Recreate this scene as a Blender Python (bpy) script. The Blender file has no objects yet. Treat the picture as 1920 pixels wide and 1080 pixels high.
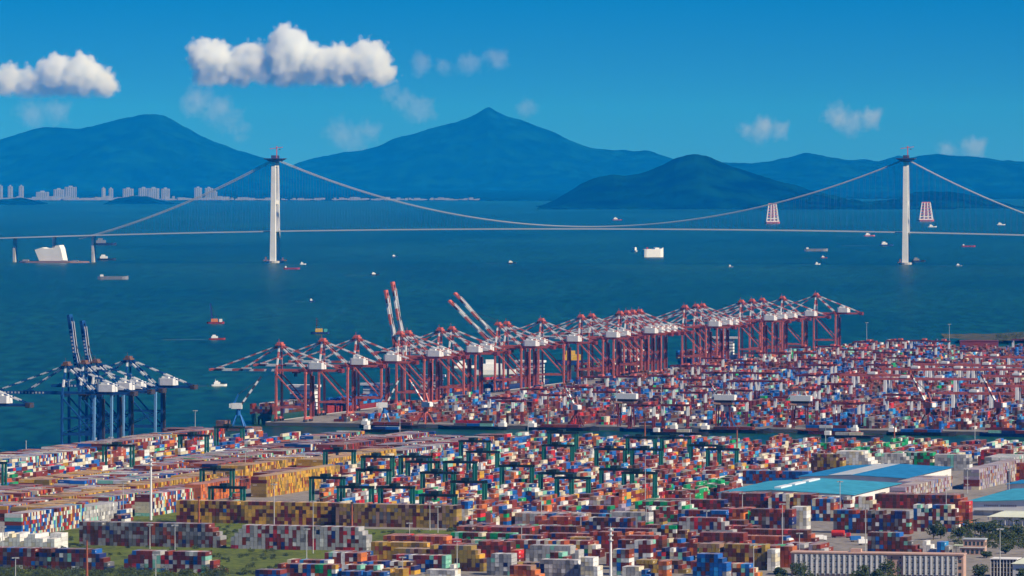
import bpy, math, random
import numpy as np
from mathutils import Vector, Matrix

# ------------------------------------------------------------------ camera, sky, sun, exposure
sc = bpy.context.scene
FPX, CAMH, YH = 10790.0, 250.0, 310.0        # focal length in photo pixels, eye height, horizon row
cam_d = bpy.data.cameras.new('camera'); cam = bpy.data.objects.new('camera', cam_d)
sc.collection.objects.link(cam); sc.camera = cam
cam.location = (0, 0, CAMH); cam.rotation_euler = (math.radians(90), 0, 0)
cam_d.sensor_width = 36.0; cam_d.lens = FPX / 1920 * 36
cam_d.shift_y = -(540 - YH) / 1920
cam_d.clip_start = 5.0; cam_d.clip_end = 200000.0

SUN_H = Vector((0.87, -0.49)).normalized(); SUN_EL = math.radians(40)
world = bpy.data.worlds.new('World'); sc.world = world; world.use_nodes = True
wn = world.node_tree; wn.nodes.clear()
w_out = wn.nodes.new('ShaderNodeOutputWorld'); w_bg = wn.nodes.new('ShaderNodeBackground')
w_sky = wn.nodes.new('ShaderNodeTexSky'); w_sky.sky_type = 'NISHITA'; w_sky.sun_disc = False
w_sky.sun_elevation = SUN_EL; w_sky.sun_rotation = math.atan2(SUN_H.x, SUN_H.y)
w_sky.air_density = 1.0; w_sky.dust_density = 0.2; w_sky.ozone_density = 4.0; w_sky.altitude = 300
w_tc = wn.nodes.new('ShaderNodeTexCoord'); w_map = wn.nodes.new('ShaderNodeMapping')
w_map.inputs['Scale'].default_value = (1, 1, 0.9); w_map.inputs['Location'].default_value = (0, 0, 0.12)
w_hs = wn.nodes.new('ShaderNodeHueSaturation'); w_hs.inputs['Saturation'].default_value = 1.70; w_hs.inputs['Hue'].default_value = 0.516
wn.links.new(w_tc.outputs['Generated'], w_map.inputs['Vector']); wn.links.new(w_map.outputs[0], w_sky.inputs['Vector'])
wn.links.new(w_sky.outputs[0], w_hs.inputs['Color']); wn.links.new(w_hs.outputs[0], w_bg.inputs['Color'])
w_bg.inputs['Strength'].default_value = 0.068
wn.links.new(w_bg.outputs[0], w_out.inputs['Surface'])

sun_d = bpy.data.lights.new('sun', 'SUN'); sun = bpy.data.objects.new('sun', sun_d); sc.collection.objects.link(sun)
sun_d.energy = 5.0; sun_d.angle = math.radians(0.53); sun_d.color = (1.0, 0.89, 0.72)
to_sun = Vector((SUN_H.x * math.cos(SUN_EL), SUN_H.y * math.cos(SUN_EL), math.sin(SUN_EL)))
sun.rotation_euler = to_sun.to_track_quat('Z', 'Y').to_euler(); sun.location = (0, 4000, 3000)

vs = sc.view_settings; vs.view_transform = 'Standard'; vs.look = 'None'; vs.exposure = 0.30; vs.gamma = 1.0
sc.render.engine = 'CYCLES'
sc.cycles.max_bounces = 24; sc.cycles.diffuse_bounces = 2; sc.cycles.glossy_bounces = 2
sc.cycles.transparent_max_bounces = 8; sc.cycles.volume_bounces = 16
sc.cycles.caustics_reflective = False; sc.cycles.caustics_refractive = False

# ------------------------------------------------------------------ coordinates
# quay frame: a runs along the quay away from the camera, b inland
OX, OY = -228.0, 5620.0
UX, UY = 0.2825, 0.9593
VX, VY = 0.9593, -0.2825
YARD_ROT = math.atan2(VY, VX)
SEA = -3.5
def P(px, py, z=0.0):
    s = (CAMH - z) / (py - YH)
    return Vector(((px - 960) * s, s * FPX, z))
def PY(px, py, Y):
    """point at depth Y seen at photo pixel px, py"""
    s = Y / FPX
    return Vector(((px - 960) * s, Y, CAMH - (py - YH) * s))
def AB(p):
    dx, dy = p[0] - OX, p[1] - OY
    return dx * UX + dy * UY, dx * VX + dy * VY
def XY(a, b, z=0.0):
    return Vector((OX + a * UX + b * VX, OY + a * UY + b * VY, z))
def pix(p):
    s = p[1] / FPX
    return 960 + p[0] / s, YH + (CAMH - p[2]) / s

C = sc.collection.objects
rnd = random.Random(7)
nrs = np.random.RandomState(5)

# ------------------------------------------------------------------ materials
def mat(name, col, rough=0.6, metal=0.0, dirt=0.25, dscale=0.4, spec=0.3, bump=0.0, bscale=1.0, col2=None):
    m = bpy.data.materials.new(name); m.use_nodes = True
    nt = m.node_tree; b = nt.nodes['Principled BSDF']
    b.inputs['Roughness'].default_value = rough; b.inputs['Metallic'].default_value = metal
    b.inputs['Specular IOR Level'].default_value = spec
    c = (*col, 1)
    tc = nt.nodes.new('ShaderNodeTexCoord')
    if dirt > 0:
        n = nt.nodes.new('ShaderNodeTexNoise'); n.inputs['Scale'].default_value = dscale; n.inputs['Detail'].default_value = 5
        nt.links.new(tc.outputs['Object'], n.inputs['Vector'])
        r = nt.nodes.new('ShaderNodeMapRange'); r.inputs[1].default_value = 0.35; r.inputs[2].default_value = 0.68
        nt.links.new(n.outputs['Fac'], r.inputs[0])
        mx = nt.nodes.new('ShaderNodeMix'); mx.data_type = 'RGBA'
        mx.inputs[6].default_value = c
        mx.inputs[7].default_value = (*(col2 or tuple(x * (1 - dirt) for x in col)), 1)
        nt.links.new(r.outputs[0], mx.inputs[0]); nt.links.new(mx.outputs[2], b.inputs['Base Color'])
    else:
        b.inputs['Base Color'].default_value = c
    if bump > 0:
        n2 = nt.nodes.new('ShaderNodeTexNoise'); n2.inputs['Scale'].default_value = bscale; n2.inputs['Detail'].default_value = 4
        nt.links.new(tc.outputs['Object'], n2.inputs['Vector'])
        bp = nt.nodes.new('ShaderNodeBump'); bp.inputs['Strength'].default_value = bump; bp.inputs['Distance'].default_value = 1.0
        nt.links.new(n2.outputs['Fac'], bp.inputs['Height']); nt.links.new(bp.outputs[0], b.inputs['Normal'])
    return m

M = {}
def m_(k, *a, **kw): M[k] = mat(k, *a, **kw)
m_('crane_red', (0.62, 0.150, 0.110), 0.5, dirt=0.35, dscale=0.25)
m_('crane_white', (0.80, 0.80, 0.78), 0.5, dirt=0.12, dscale=0.3)
m_('crane_blue', (0.012, 0.085, 0.27), 0.5, dirt=0.3)
m_('crane_blue_lit', (0.16, 0.34, 0.58), 0.5, dirt=0.25)  # sunlit tone of the crane blue put into the colour, for one leg
m_('dark_steel', (0.06, 0.045, 0.05), 0.6)
m_('grey_steel', (0.34, 0.35, 0.36), 0.5)
m_('pale_steel', (0.55, 0.56, 0.55), 0.5)
m_('girder_maroon', (0.22, 0.035, 0.035), 0.55, dirt=0.4)
m_('gantry_green', (0.015, 0.17, 0.12), 0.5, dirt=0.3)
m_('gantry_green_dark', (0.012, 0.030, 0.022), 0.6, dirt=0.3)
m_('glass', (0.03, 0.05, 0.06), 0.1, spec=0.6, dirt=0)
m_('concrete', (0.48, 0.46, 0.43), 0.85, dirt=0.22, dscale=0.05)
m_('bridge_concrete', (0.84, 0.83, 0.79), 0.85, dirt=0.15, dscale=0.03)
m_('cable_steel', (0.44, 0.45, 0.46), 0.6, dirt=0)
m_('rust_pole', (0.36, 0.10, 0.04), 0.7)
m_('blue_roof', (0.025, 0.23, 0.48), 0.5, dirt=0.35, dscale=0.12)
m_('blue_roof_light', (0.06, 0.36, 0.50), 0.5, dirt=0.32, dscale=0.12)
m_('roof_grey', (0.50, 0.54, 0.56), 0.5, dirt=0.2, dscale=0.08)
m_('skylight', (0.80, 0.82, 0.82), 0.4, dirt=0.05)
m_('white_wall', (0.76, 0.75, 0.73), 0.7, dirt=0.12, dscale=0.15)
m_('pink_wall', (0.55, 0.36, 0.29), 0.8, dirt=0.2, dscale=0.2)
m_('grey_panel', (0.50, 0.50, 0.49), 0.7, dirt=0.25, dscale=0.5)
m_('sign_ink', (0.16, 0.05, 0.05), 0.7, dirt=0)
m_('pale_roof', (0.62, 0.66, 0.54), 0.6, dirt=0.12, dscale=0.2)
m_('lime_canopy', (0.66, 0.72, 0.50), 0.6, dirt=0.1)
m_('hull_black', (0.022, 0.022, 0.030), 0.5, dirt=0.4)
m_('hull_red', (0.32, 0.035, 0.03), 0.5, dirt=0.3)
m_('hull_green', (0.02, 0.085, 0.07), 0.5, dirt=0.3)
m_('hull_blue', (0.02, 0.05, 0.18), 0.5, dirt=0.3)
m_('hull_grey', (0.25, 0.26, 0.28), 0.6, dirt=0.3)
m_('deck_brown', (0.22, 0.12, 0.09), 0.8, dirt=0.4)
m_('ship_white', (0.82, 0.82, 0.80), 0.5, dirt=0.08)
m_('ship_yellow', (0.68, 0.42, 0.04), 0.5, dirt=0.2)
m_('ship_orange', (0.70, 0.22, 0.03), 0.5, dirt=0.2)
m_('ship_teal', (0.08, 0.42, 0.42), 0.5, dirt=0.2)
m_('paint_blue', (0.02, 0.15, 0.45), 0.5, dirt=0.25)
m_('red_tank', (0.62, 0.04, 0.03), 0.35, dirt=0.1)
m_('far_building', (0.28, 0.31, 0.34), 0.8, dirt=0.3, dscale=0.02)
m_('trunk', (0.10, 0.075, 0.05), 0.9)
m_('leaf', (0.014, 0.030, 0.008), 0.7, dirt=0.75, dscale=0.7, col2=(0.045, 0.070, 0.014))
m_('palm_leaf', (0.020, 0.036, 0.012), 0.6, dirt=0.5, dscale=0.5)
m_('shrub_leaf', (0.018, 0.032, 0.008), 0.8, dirt=0.8, dscale=0.25, col2=(0.055, 0.075, 0.014))
m_('tarmac', (0.12, 0.115, 0.115), 0.9, dirt=0.3, dscale=0.03)
m_('foam', (0.30, 0.42, 0.44), 0.6, dirt=0.5, dscale=0.15, col2=(0.05, 0.14, 0.16))
m_('road_paint', (0.75, 0.74, 0.70), 0.7, dirt=0.2)

def noise_mix(name, cols, scales, rough=0.9, spec=0.2, bump=0.0, bscale=0.2):
    """ground-like material: three colours mixed by two noises in world metres"""
    m = bpy.data.materials.new(name); m.use_nodes = True
    nt = m.node_tree; b = nt.nodes['Principled BSDF']
    b.inputs['Roughness'].default_value = rough; b.inputs['Specular IOR Level'].default_value = spec
    geo = nt.nodes.new('ShaderNodeNewGeometry')
    prev = None
    for i, (c, s) in enumerate(zip(cols[1:], scales)):
        n = nt.nodes.new('ShaderNodeTexNoise'); n.inputs['Scale'].default_value = s; n.inputs['Detail'].default_value = 6
        nt.links.new(geo.outputs['Position'], n.inputs['Vector'])
        r = nt.nodes.new('ShaderNodeMapRange'); r.inputs[1].default_value = 0.40; r.inputs[2].default_value = 0.62
        nt.links.new(n.outputs['Fac'], r.inputs[0])
        mx = nt.nodes.new('ShaderNodeMix'); mx.data_type = 'RGBA'
        if prev is None: mx.inputs[6].default_value = (*cols[0], 1)
        else: nt.links.new(prev, mx.inputs[6])
        mx.inputs[7].default_value = (*c, 1); nt.links.new(r.outputs[0], mx.inputs[0]); prev = mx.outputs[2]
    nt.links.new(prev, b.inputs['Base Color'])
    if bump > 0:
        n = nt.nodes.new('ShaderNodeTexNoise'); n.inputs['Scale'].default_value = bscale; n.inputs['Detail'].default_value = 5
        nt.links.new(geo.outputs['Position'], n.inputs['Vector'])
        bp = nt.nodes.new('ShaderNodeBump'); bp.inputs['Strength'].default_value = bump; bp.inputs['Distance'].default_value = 1.0
        nt.links.new(n.outputs['Fac'], bp.inputs['Height']); nt.links.new(bp.outputs[0], b.inputs['Normal'])
    M[name] = m
noise_mix('yard_concrete', [(0.21, 0.19, 0.17), (0.15, 0.135, 0.125), (0.26, 0.235, 0.21)], [0.02, 0.15])
noise_mix('grass', [(0.095, 0.135, 0.008), (0.022, 0.040, 0.008), (0.13, 0.15, 0.018)], [0.028, 0.22], bump=0.6, bscale=0.6)
noise_mix('scrub', [(0.055, 0.060, 0.022), (0.030, 0.040, 0.015), (0.10, 0.085, 0.04)], [0.02, 0.1])
noise_mix('forest', [(0.0010, 0.018, 0.016), (0.0025, 0.034, 0.022), (0.0003, 0.005, 0.007)], [0.0016, 0.005], spec=0.0)

def water_mat():
    m = bpy.data.materials.new('water'); m.use_nodes = True
    nt = m.node_tree; b = nt.nodes['Principled BSDF']
    b.inputs['Roughness'].default_value = 0.35; b.inputs['Specular IOR Level'].default_value = 0.10
    geo = nt.nodes.new('ShaderNodeNewGeometry')
    mp = nt.nodes.new('ShaderNodeMapping'); mp.inputs['Scale'].default_value = (1, 0.25, 1)
    nt.links.new(geo.outputs['Position'], mp.inputs['Vector'])
    def noise(scale, det):
        n = nt.nodes.new('ShaderNodeTexNoise'); n.inputs['Scale'].default_value = scale; n.inputs['Detail'].default_value = det
        nt.links.new(mp.outputs[0], n.inputs['Vector']); return n
    n1 = noise(0.0016, 5); n2 = noise(0.045, 8); n3 = noise(0.05, 6)
    mx = nt.nodes.new('ShaderNodeMix'); mx.data_type = 'RGBA'
    mx.inputs[6].default_value = (0.0030, 0.036, 0.014, 1); mx.inputs[7].default_value = (0.0080, 0.060, 0.026, 1)
    r = nt.nodes.new('ShaderNodeMapRange'); r.inputs[1].default_value = 0.35; r.inputs[2].default_value = 0.65
    nt.links.new(n1.outputs['Fac'], r.inputs[0]); nt.links.new(r.outputs[0], mx.inputs[0])
    mx2 = nt.nodes.new('ShaderNodeMix'); mx2.data_type = 'RGBA'; mx2.blend_type = 'MULTIPLY'
    r2 = nt.nodes.new('ShaderNodeMapRange'); r2.inputs[1].default_value = 0.36; r2.inputs[2].default_value = 0.64
    r2.inputs[3].default_value = 0.50; r2.inputs[4].default_value = 1.45
    nt.links.new(n2.outputs['Fac'], r2.inputs[0]); mx2.inputs[0].default_value = 1.0
    nt.links.new(mx.outputs[2], mx2.inputs[6]); nt.links.new(r2.outputs[0], mx2.inputs[7])
    nt.links.new(mx2.outputs[2], b.inputs['Base Color'])
    bp = nt.nodes.new('ShaderNodeBump'); bp.inputs['Strength'].default_value = 0.5; bp.inputs['Distance'].default_value = 2.0
    nt.links.new(n3.outputs['Fac'], bp.inputs['Height']); nt.links.new(bp.outputs[0], b.inputs['Normal'])
    M['water'] = m
water_mat()

def container_mat(name, per_object):
    """painted corrugated steel; the colour comes from the object or from the face"""
    m = bpy.data.materials.new(name); m.use_nodes = True
    nt = m.node_tree; b = nt.nodes['Principled BSDF']
    b.inputs['Roughness'].default_value = 0.55; b.inputs['Specular IOR Level'].default_value = 0.3
    if per_object:
        src = nt.nodes.new('ShaderNodeObjectInfo'); col = src.outputs['Color']
    else:
        src = nt.nodes.new('ShaderNodeAttribute'); src.attribute_name = 'Col'; col = src.outputs['Color']
    geo = nt.nodes.new('ShaderNodeNewGeometry')
    n = nt.nodes.new('ShaderNodeTexNoise'); n.inputs['Scale'].default_value = 0.5; n.inputs['Detail'].default_value = 5
    nt.links.new(geo.outputs['Position'], n.inputs['Vector'])
    r = nt.nodes.new('ShaderNodeMapRange'); r.inputs[1].default_value = 0.5; r.inputs[2].default_value = 0.8; r.inputs[4].default_value = 0.45
    nt.links.new(n.outputs['Fac'], r.inputs[0])
    mx = nt.nodes.new('ShaderNodeMix'); mx.data_type = 'RGBA'; mx.inputs[7].default_value = (0.11, 0.065, 0.05, 1)
    uv = nt.nodes.new('ShaderNodeUVMap'); uv.uv_map = 'panel'; su = nt.nodes.new('ShaderNodeSeparateXYZ'); nt.links.new(uv.outputs[0], su.inputs[0])
    def mm(op, a, b=None, clamp=False):
        q = nt.nodes.new('ShaderNodeMath'); q.operation = op; q.use_clamp = clamp
        for i, x in enumerate((a, b)):
            if x is None: continue
            if isinstance(x, (int, float)): q.inputs[i].default_value = x
            else: nt.links.new(x, q.inputs[i])
        return q.outputs[0]
    def inside(x, lo, hi): return mm('MULTIPLY', mm('GREATER_THAN', x, lo), mm('LESS_THAN', x, hi))
    # u is in metres along the panel minus its half length, v the height: a darker frame round each panel and corrugation shading painted as fine stripes
    ul = mm('ABSOLUTE', su.outputs['X'])
    rib_shade = mm('MULTIPLY', mm('SINE', mm('MULTIPLY', su.outputs['X'], 6.283 / 0.55)), 0.16)
    edge = mm('MULTIPLY', inside(su.outputs['Y'], 0.13, 2.42), inside(ul, -1.0, su.outputs['Z']) if False else 1.0)
    rib_shade = mm('MULTIPLY', rib_shade, edge)
    lum = mm('ADD', mm('ADD', 0.82, mm('MULTIPLY', edge, 0.14)), rib_shade)
    cm = nt.nodes.new('ShaderNodeMix'); cm.data_type = 'RGBA'; cm.blend_type = 'MULTIPLY'; cm.inputs[0].default_value = 1.0
    nt.links.new(col, cm.inputs[6]); nt.links.new(lum, cm.inputs[7]); 
    # painted line name on some long panels
    alpha = src.outputs['Alpha']
    mk = mm('MULTIPLY', mm('MULTIPLY', inside(su.outputs['Y'], 0.95, 1.75), inside(su.outputs['X'], 1.5, 4.8)), inside(alpha, 0.25, 0.55))
    wv = nt.nodes.new('ShaderNodeTexNoise'); wv.inputs['Scale'].default_value = 3.0; nt.links.new(uv.outputs[0], wv.inputs['Vector'])
    mk = mm('MULTIPLY', mk, mm('GREATER_THAN', wv.outputs['Fac'], 0.45)); mk = mm('MULTIPLY', mk, 0.75)
    lm = nt.nodes.new('ShaderNodeMix'); lm.data_type = 'RGBA'; lm.inputs[7].default_value = (0.75, 0.75, 0.73, 1)
    nt.links.new(mk, lm.inputs[0]); nt.links.new(cm.outputs[2], lm.inputs[6]); col = lm.outputs[2]
    nt.links.new(r.outputs[0], mx.inputs[0]); nt.links.new(col, mx.inputs[6])
    # chalky dust settled on the roofs
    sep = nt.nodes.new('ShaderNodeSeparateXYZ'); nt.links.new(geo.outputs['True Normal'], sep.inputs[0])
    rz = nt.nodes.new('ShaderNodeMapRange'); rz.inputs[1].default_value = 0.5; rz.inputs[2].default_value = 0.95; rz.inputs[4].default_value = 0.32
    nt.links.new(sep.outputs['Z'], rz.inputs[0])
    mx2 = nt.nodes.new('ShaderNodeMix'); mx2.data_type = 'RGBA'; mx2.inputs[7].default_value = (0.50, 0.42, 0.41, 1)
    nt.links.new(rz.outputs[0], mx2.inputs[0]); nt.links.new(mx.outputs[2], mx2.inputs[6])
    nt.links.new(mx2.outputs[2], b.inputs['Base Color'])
    M[name] = m
container_mat('container_paint', True)
container_mat('container_paint_bulk', False)

# ------------------------------------------------------------------ mesh helper
class MB:
    def __init__(s): s.v = []; s.f = []; s.m = []
    def quad(s, pts, mi=0):
        n = len(s.v); s.v += [tuple(p) for p in pts]; s.f.append(tuple(range(n, n + len(pts)))); s.m.append(mi)
    def hexa(s, b, t, mi=0):
        """closed prism from bottom ring b and top ring t"""
        n = len(s.v); k = len(b); s.v += [tuple(p) for p in b] + [tuple(p) for p in t]
        s.f.append(tuple(n + i for i in reversed(range(k)))); s.f.append(tuple(n + k + i for i in range(k)))
        for i in range(k):
            j = (i + 1) % k; s.f.append((n + i, n + j, n + k + j, n + k + i))
        s.m += [mi] * (k + 2)
        return s
    def box(s, x0, x1, y0, y1, z0, z1, mi=0):
        return s.hexa([(x0, y0, z0), (x1, y0, z0), (x1, y1, z0), (x0, y1, z0)], [(x0, y0, z1), (x1, y0, z1), (x1, y1, z1), (x0, y1, z1)], mi)
    def beam(s, p, q, w, h, mi=0, w2=None, h2=None):
        p, q = Vector(p), Vector(q); d = (q - p).normalized()
        up = Vector((0, 0, 1)) if abs(d.z) < 0.95 else Vector((1, 0, 0))
        x = d.cross(up).normalized(); y = x.cross(d).normalized()
        w2 = w2 or w; h2 = h2 or h
        r1 = [p + x * (sx * w / 2) + y * (sy * h / 2) for sx, sy in ((-1, -1), (1, -1), (1, 1), (-1, 1))]
        r2 = [q + x * (sx * w2 / 2) + y * (sy * h2 / 2) for sx, sy in ((-1, -1), (1, -1), (1, 1), (-1, 1))]
        return s.hexa(r1, r2, mi)
    def striped(s, p, q, w, h, n, mats=(0, 1)):
        p, q = Vector(p), Vector(q)
        for i in range(n):
            s.beam(p.lerp(q, i / n), p.lerp(q, (i + 1) / n), w, h, mats[i % 2])
        return s
    def tube(s, p, q, r, n=8, r2=None, mi=0):
        p, q = Vector(p), Vector(q); d = (q - p).normalized()
        up = Vector((0, 0, 1)) if abs(d.z) < 0.95 else Vector((1, 0, 0))
        x = d.cross(up).normalized(); y = x.cross(d).normalized(); r2 = r if r2 is None else r2
        c = [(math.cos(2 * math.pi * i / n), math.sin(2 * math.pi * i / n)) for i in range(n)]
        return s.hexa([p + x * (a * r) + y * (b * r) for a, b in c], [q + x * (a * r2) + y * (b * r2) for a, b in c], mi)
    def ellip(s, c, rx, ry, rz, n=8, k=5, mi=0):
        cx, cy, cz = c
        for j in range(k):
            t0, t1 = math.pi * j / k - math.pi / 2, math.pi * (j + 1) / k - math.pi / 2
            for i in range(n):
                a0, a1 = 2 * math.pi * i / n, 2 * math.pi * (i + 1) / n
                pt = lambda a, t: (cx + rx * math.cos(t) * math.cos(a), cy + ry * math.cos(t) * math.sin(a), cz + rz * math.sin(t))
                if j == 0: s.quad([pt(a0, t0), pt(a1, t1), pt(a0, t1)], mi)
                elif j == k - 1: s.quad([pt(a0, t0), pt(a1, t0), pt(a0, t1)], mi)
                else: s.quad([pt(a0, t0), pt(a1, t0), pt(a1, t1), pt(a0, t1)], mi)
        return s
    def mesh(s, name, mats):
        me = bpy.data.meshes.new(name); me.from_pydata(s.v, [], s.f)
        if isinstance(mats, str): mats = [mats]
        for k in mats: me.materials.append(M[k])
        if len(mats) > 1: me.polygons.foreach_set('material_index', s.m)
        me.update(); return me
    def obj(s, name, mats, parent=None, loc=(0, 0, 0), rz=0.0):
        return link(name, s.mesh(name, mats), parent, loc, rz)

def link(name, me, parent=None, loc=(0, 0, 0), rz=0.0):
    o = bpy.data.objects.new(name, me); C.link(o)
    if parent is not None: o.parent = parent
    o.location = loc; o.rotation_euler = (0, 0, rz)
    return o
def tag(o, label=None, cat=None, group=None, kind=None):
    if label: o['label'] = label
    if cat: o['category'] = cat
    if group: o['group'] = group
    if kind: o['kind'] = kind
    return o
def thing(name, loc, rz, label, cat, group=None):
    o = bpy.data.objects.new(name, None); C.link(o); o.empty_display_size = 2
    o.location = loc; o.rotation_euler = (0, 0, rz)
    return tag(o, label, cat, group)
ORD = ['', 'first', 'second', 'third', 'fourth', 'fifth', 'sixth', 'seventh', 'eighth', 'ninth', 'tenth']
def nth(i):
    if i <= 10: return ORD[i]
    if 10 < i % 100 < 14: return '%dth' % i
    return '%d%s' % (i, {1: 'st', 2: 'nd', 3: 'rd'}.get(i % 10, 'th'))
# ------------------------------------------------------------------ water, land
mb = MB(); mb.quad([(-42000, 1500, SEA), (42000, 1500, SEA), (42000, 75000, SEA), (-42000, 75000, SEA)])
tag(mb.obj('water', 'water'), kind='structure')

BAS0, BAS1 = -318.0, -22.0      # the dock basin between the two terminals
def land(name, a0, a1, b0, b1, m, z1=0.0):
    mb = MB(); bot = [XY(a0, b0, SEA - 1), XY(a0, b1, SEA - 1), XY(a1, b1, SEA - 1), XY(a1, b0, SEA - 1)]
    mb.hexa(bot, [Vector((p.x, p.y, z1)) for p in bot]); o = mb.obj(name, m)
    tag(o, kind='structure'); return o
# ------------------------------------------------------------------ terrain noise
def vnoise(x, y, seed=0):
    xi = np.floor(x).astype(int); yi = np.floor(y).astype(int); xf = x - xi; yf = y - yi
    def h(i, j):
        n = (i * 374761393 + j * 668265263 + seed * 982451653) & 0x7fffffff
        n = ((n ^ (n >> 13)) * 1274126177) & 0x7fffffff
        return ((n ^ (n >> 16)) & 0xffff) / 65535.0
    sx = xf * xf * (3 - 2 * xf); sy = yf * yf * (3 - 2 * yf)
    return (h(xi, yi) * (1 - sx) + h(xi + 1, yi) * sx) * (1 - sy) + (h(xi, yi + 1) * (1 - sx) + h(xi + 1, yi + 1) * sx) * sy
def fbm(x, y, o=5, seed=0):
    t = 0; a = 0.5; x = np.asarray(x, float); y = np.asarray(y, float)
    for i in range(o):
        t = t + a * vnoise(x, y, seed + i); x = x * 2.03; y = y * 2.03; a *= 0.5
    return t

def heightfield(name, prof, Y, depth, base, m='forest', rough=0.17, nx=420, ny=70, seed=1):
    """a range whose skyline passes through the (pixel x, pixel y) points when seen from the sea, with real depth behind and before it"""
    prof = np.array(prof, float); s = Y / FPX
    X = (prof[:, 0] - 960) * s; Z = CAMH - (prof[:, 1] - YH) * s
    xs = np.linspace(X[0], X[-1], nx); ridge = np.interp(xs, X, Z)
    k = np.hanning(9); k /= k.sum(); ridge = np.convolve(np.pad(ridge, 4, 'edge'), k, 'valid')
    ts = np.linspace(-1, 1, ny)
    gx, gt = np.meshgrid(xs, ts)
    sh = np.clip(1 - np.abs(gt) ** 1.25, 0, 1)
    wob = fbm(gx / 900, gt * depth / 900, 6, seed) - 0.48
    spur = np.abs(fbm(gx / 1700, gt * depth / 2600, 4, seed + 20) - 0.48) * 2
    gz = base + (ridge[None, :] - base) * np.clip(sh * (1 - 0.55 * spur * (1 - sh) * 2) , 0, 1.0)
    gz += (ridge[None, :] - base) * rough * wob * (0.25 + np.minimum(1, np.abs(gt) * 3)) * (sh > 0.001)
    gz += 34 * (fbm(gx / 120, gt * depth / 130, 4, seed + 9) - 0.5) * (sh > 0.01)
    gz = np.where(sh <= 0.001, base, gz); gy = Y + gt * depth
    verts = np.stack([gx, gy, gz], -1).reshape(-1, 3)
    idx = np.arange(nx * ny).reshape(ny, nx)
    faces = np.stack([idx[:-1, :-1], idx[:-1, 1:], idx[1:, 1:], idx[1:, :-1]], -1).reshape(-1, 4)
    me = bpy.data.meshes.new(name); me.from_pydata(verts.tolist(), [], faces.tolist()); me.materials.append(M[m]); me.update()
    me.polygons.foreach_set('use_smooth', np.ones(len(me.polygons), bool))
    return tag(link(name, me), kind='structure')

heightfield('mountain', [(-700, 330), (-420, 290), (-200, 250), (-80, 272), (0, 262), (30, 252), (60, 243), (85, 238), (115, 239), (150, 241), (185, 234), (225, 222), (255, 216), (283, 213), (305, 215), (330, 228), (365, 248), (400, 264), (440, 279), (480, 291), (520, 302), (560, 318), (620, 345), (700, 372)], 60000, 3000, SEA, seed=3)
heightfield('mountain', [(430, 372), (500, 338), (560, 304), (600, 294), (640, 285), (680, 281), (710, 272), (745, 256), (780, 248), (810, 238), (850, 228), (885, 214), (915, 197), (945, 212), (975, 221), (1005, 234), (1040, 248), (1070, 262), (1105, 276), (1150, 281), (1190, 283), (1215, 281), (1235, 288), (1260, 297), (1300, 312), (1380, 345), (1450, 372)], 62000, 3100, SEA, seed=8)
heightfield('mountain', [(1180, 372), (1260, 320), (1330, 303), (1375, 306), (1400, 306), (1440, 303), (1480, 295), (1510, 285), (1540, 290), (1580, 298), (1620, 299), (1650, 303), (1675, 293), (1690, 290), (1700, 297), (1720, 293), (1765, 288), (1800, 292), (1830, 293), (1870, 299), (1920, 302), (2000, 290), (2150, 305), (2300, 280), (2600, 340)], 57000, 2900, SEA, seed=13)
heightfield('hill', [(1006, 392), (1040, 378), (1065, 360), (1090, 345), (1130, 330), (1150, 325), (1175, 328), (1215, 321), (1240, 310), (1262, 296), (1280, 290), (1302, 285), (1320, 290), (1345, 302), (1380, 313), (1430, 330), (1480, 346), (1530, 358), (1580, 372), (1620, 378), (1660, 375), (1700, 374), (1740, 384), (1780, 392)], 34500, 1400, SEA, rough=0.07, seed=21)
heightfield('hill', [(1640, 393), (1680, 376), (1720, 361), (1750, 359), (1790, 360), (1830, 368), (1870, 378), (1900, 388), (1930, 393)], 35000, 1100, SEA, rough=0.06, nx=160, ny=40, seed=25)
heightfield('hill', [(-260, 385), (-160, 372), (-60, 378), (0, 373), (40, 371), (65, 376), (80, 385)], 37500, 700, SEA, rough=0.06, nx=120, ny=30, seed=31)
heightfield('hill', [(190, 385), (215, 372), (245, 368), (280, 371), (310, 380), (336, 385)], 37800, 500, SEA, rough=0.06, nx=120, ny=30, seed=33)

# far shore town: each tower block its own thing
tower_rows = [(3, 343, 9), (24, 344, 9), (38, 344, 9), (85, 358, 24), (110, 352, 20), (134, 346, 22), (199, 349, 7), (208, 350, 8), (245, 350, 20), (270, 349, 19), (292, 349, 21), (314, 350, 16), (372, 348, 14), (389, 349, 15), (406, 357, 8)]
for i, (px, top, w) in enumerate(tower_rows):
    Y = 42500; p = PY(px, 380, Y); s = Y / FPX; hgt = (374 - top) * s * .76 + 10; W = w * s
    t = thing('apartment_block', (p.x, Y + rnd.uniform(-300, 300), SEA), 0.12, 'pale high-rise block on the far shore, %s from the left' % nth(sorted(r[0] for r in tower_rows).index(px) + 1), 'building', 'far shore high-rises')
    MB().box(-W / 2, W / 2, -12, 12, 0, hgt).obj('wall', 'far_building', t)
    MB().box(-W / 6, W / 6, -6, 6, hgt + 0.1, hgt + 9).obj('roof_house', 'far_building', t)
    for k in range(int(W // 14)):
        x = -W / 2 + 7 + k * 14
        MB().box(x - 1.6, x + 1.6, -12.8, -12.05, 4, hgt - 3).obj('window_band', 'glass', t)
mb = MB()
for i in range(520):
    px = rnd.uniform(-300, 900) if rnd.random() < .8 else rnd.uniform(90, 230)
    Y = rnd.uniform(41300, 42300); x = (px - 960) * Y / FPX; w = rnd.uniform(12, 55); h = rnd.choice([9, 12, 16, 24]) * rnd.uniform(.6, 1.3)
    if px > 440: h *= 0.7
    mb.box(x - w / 2, x + w / 2, Y - 12, Y + 12, SEA + 2, SEA + h)
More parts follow.
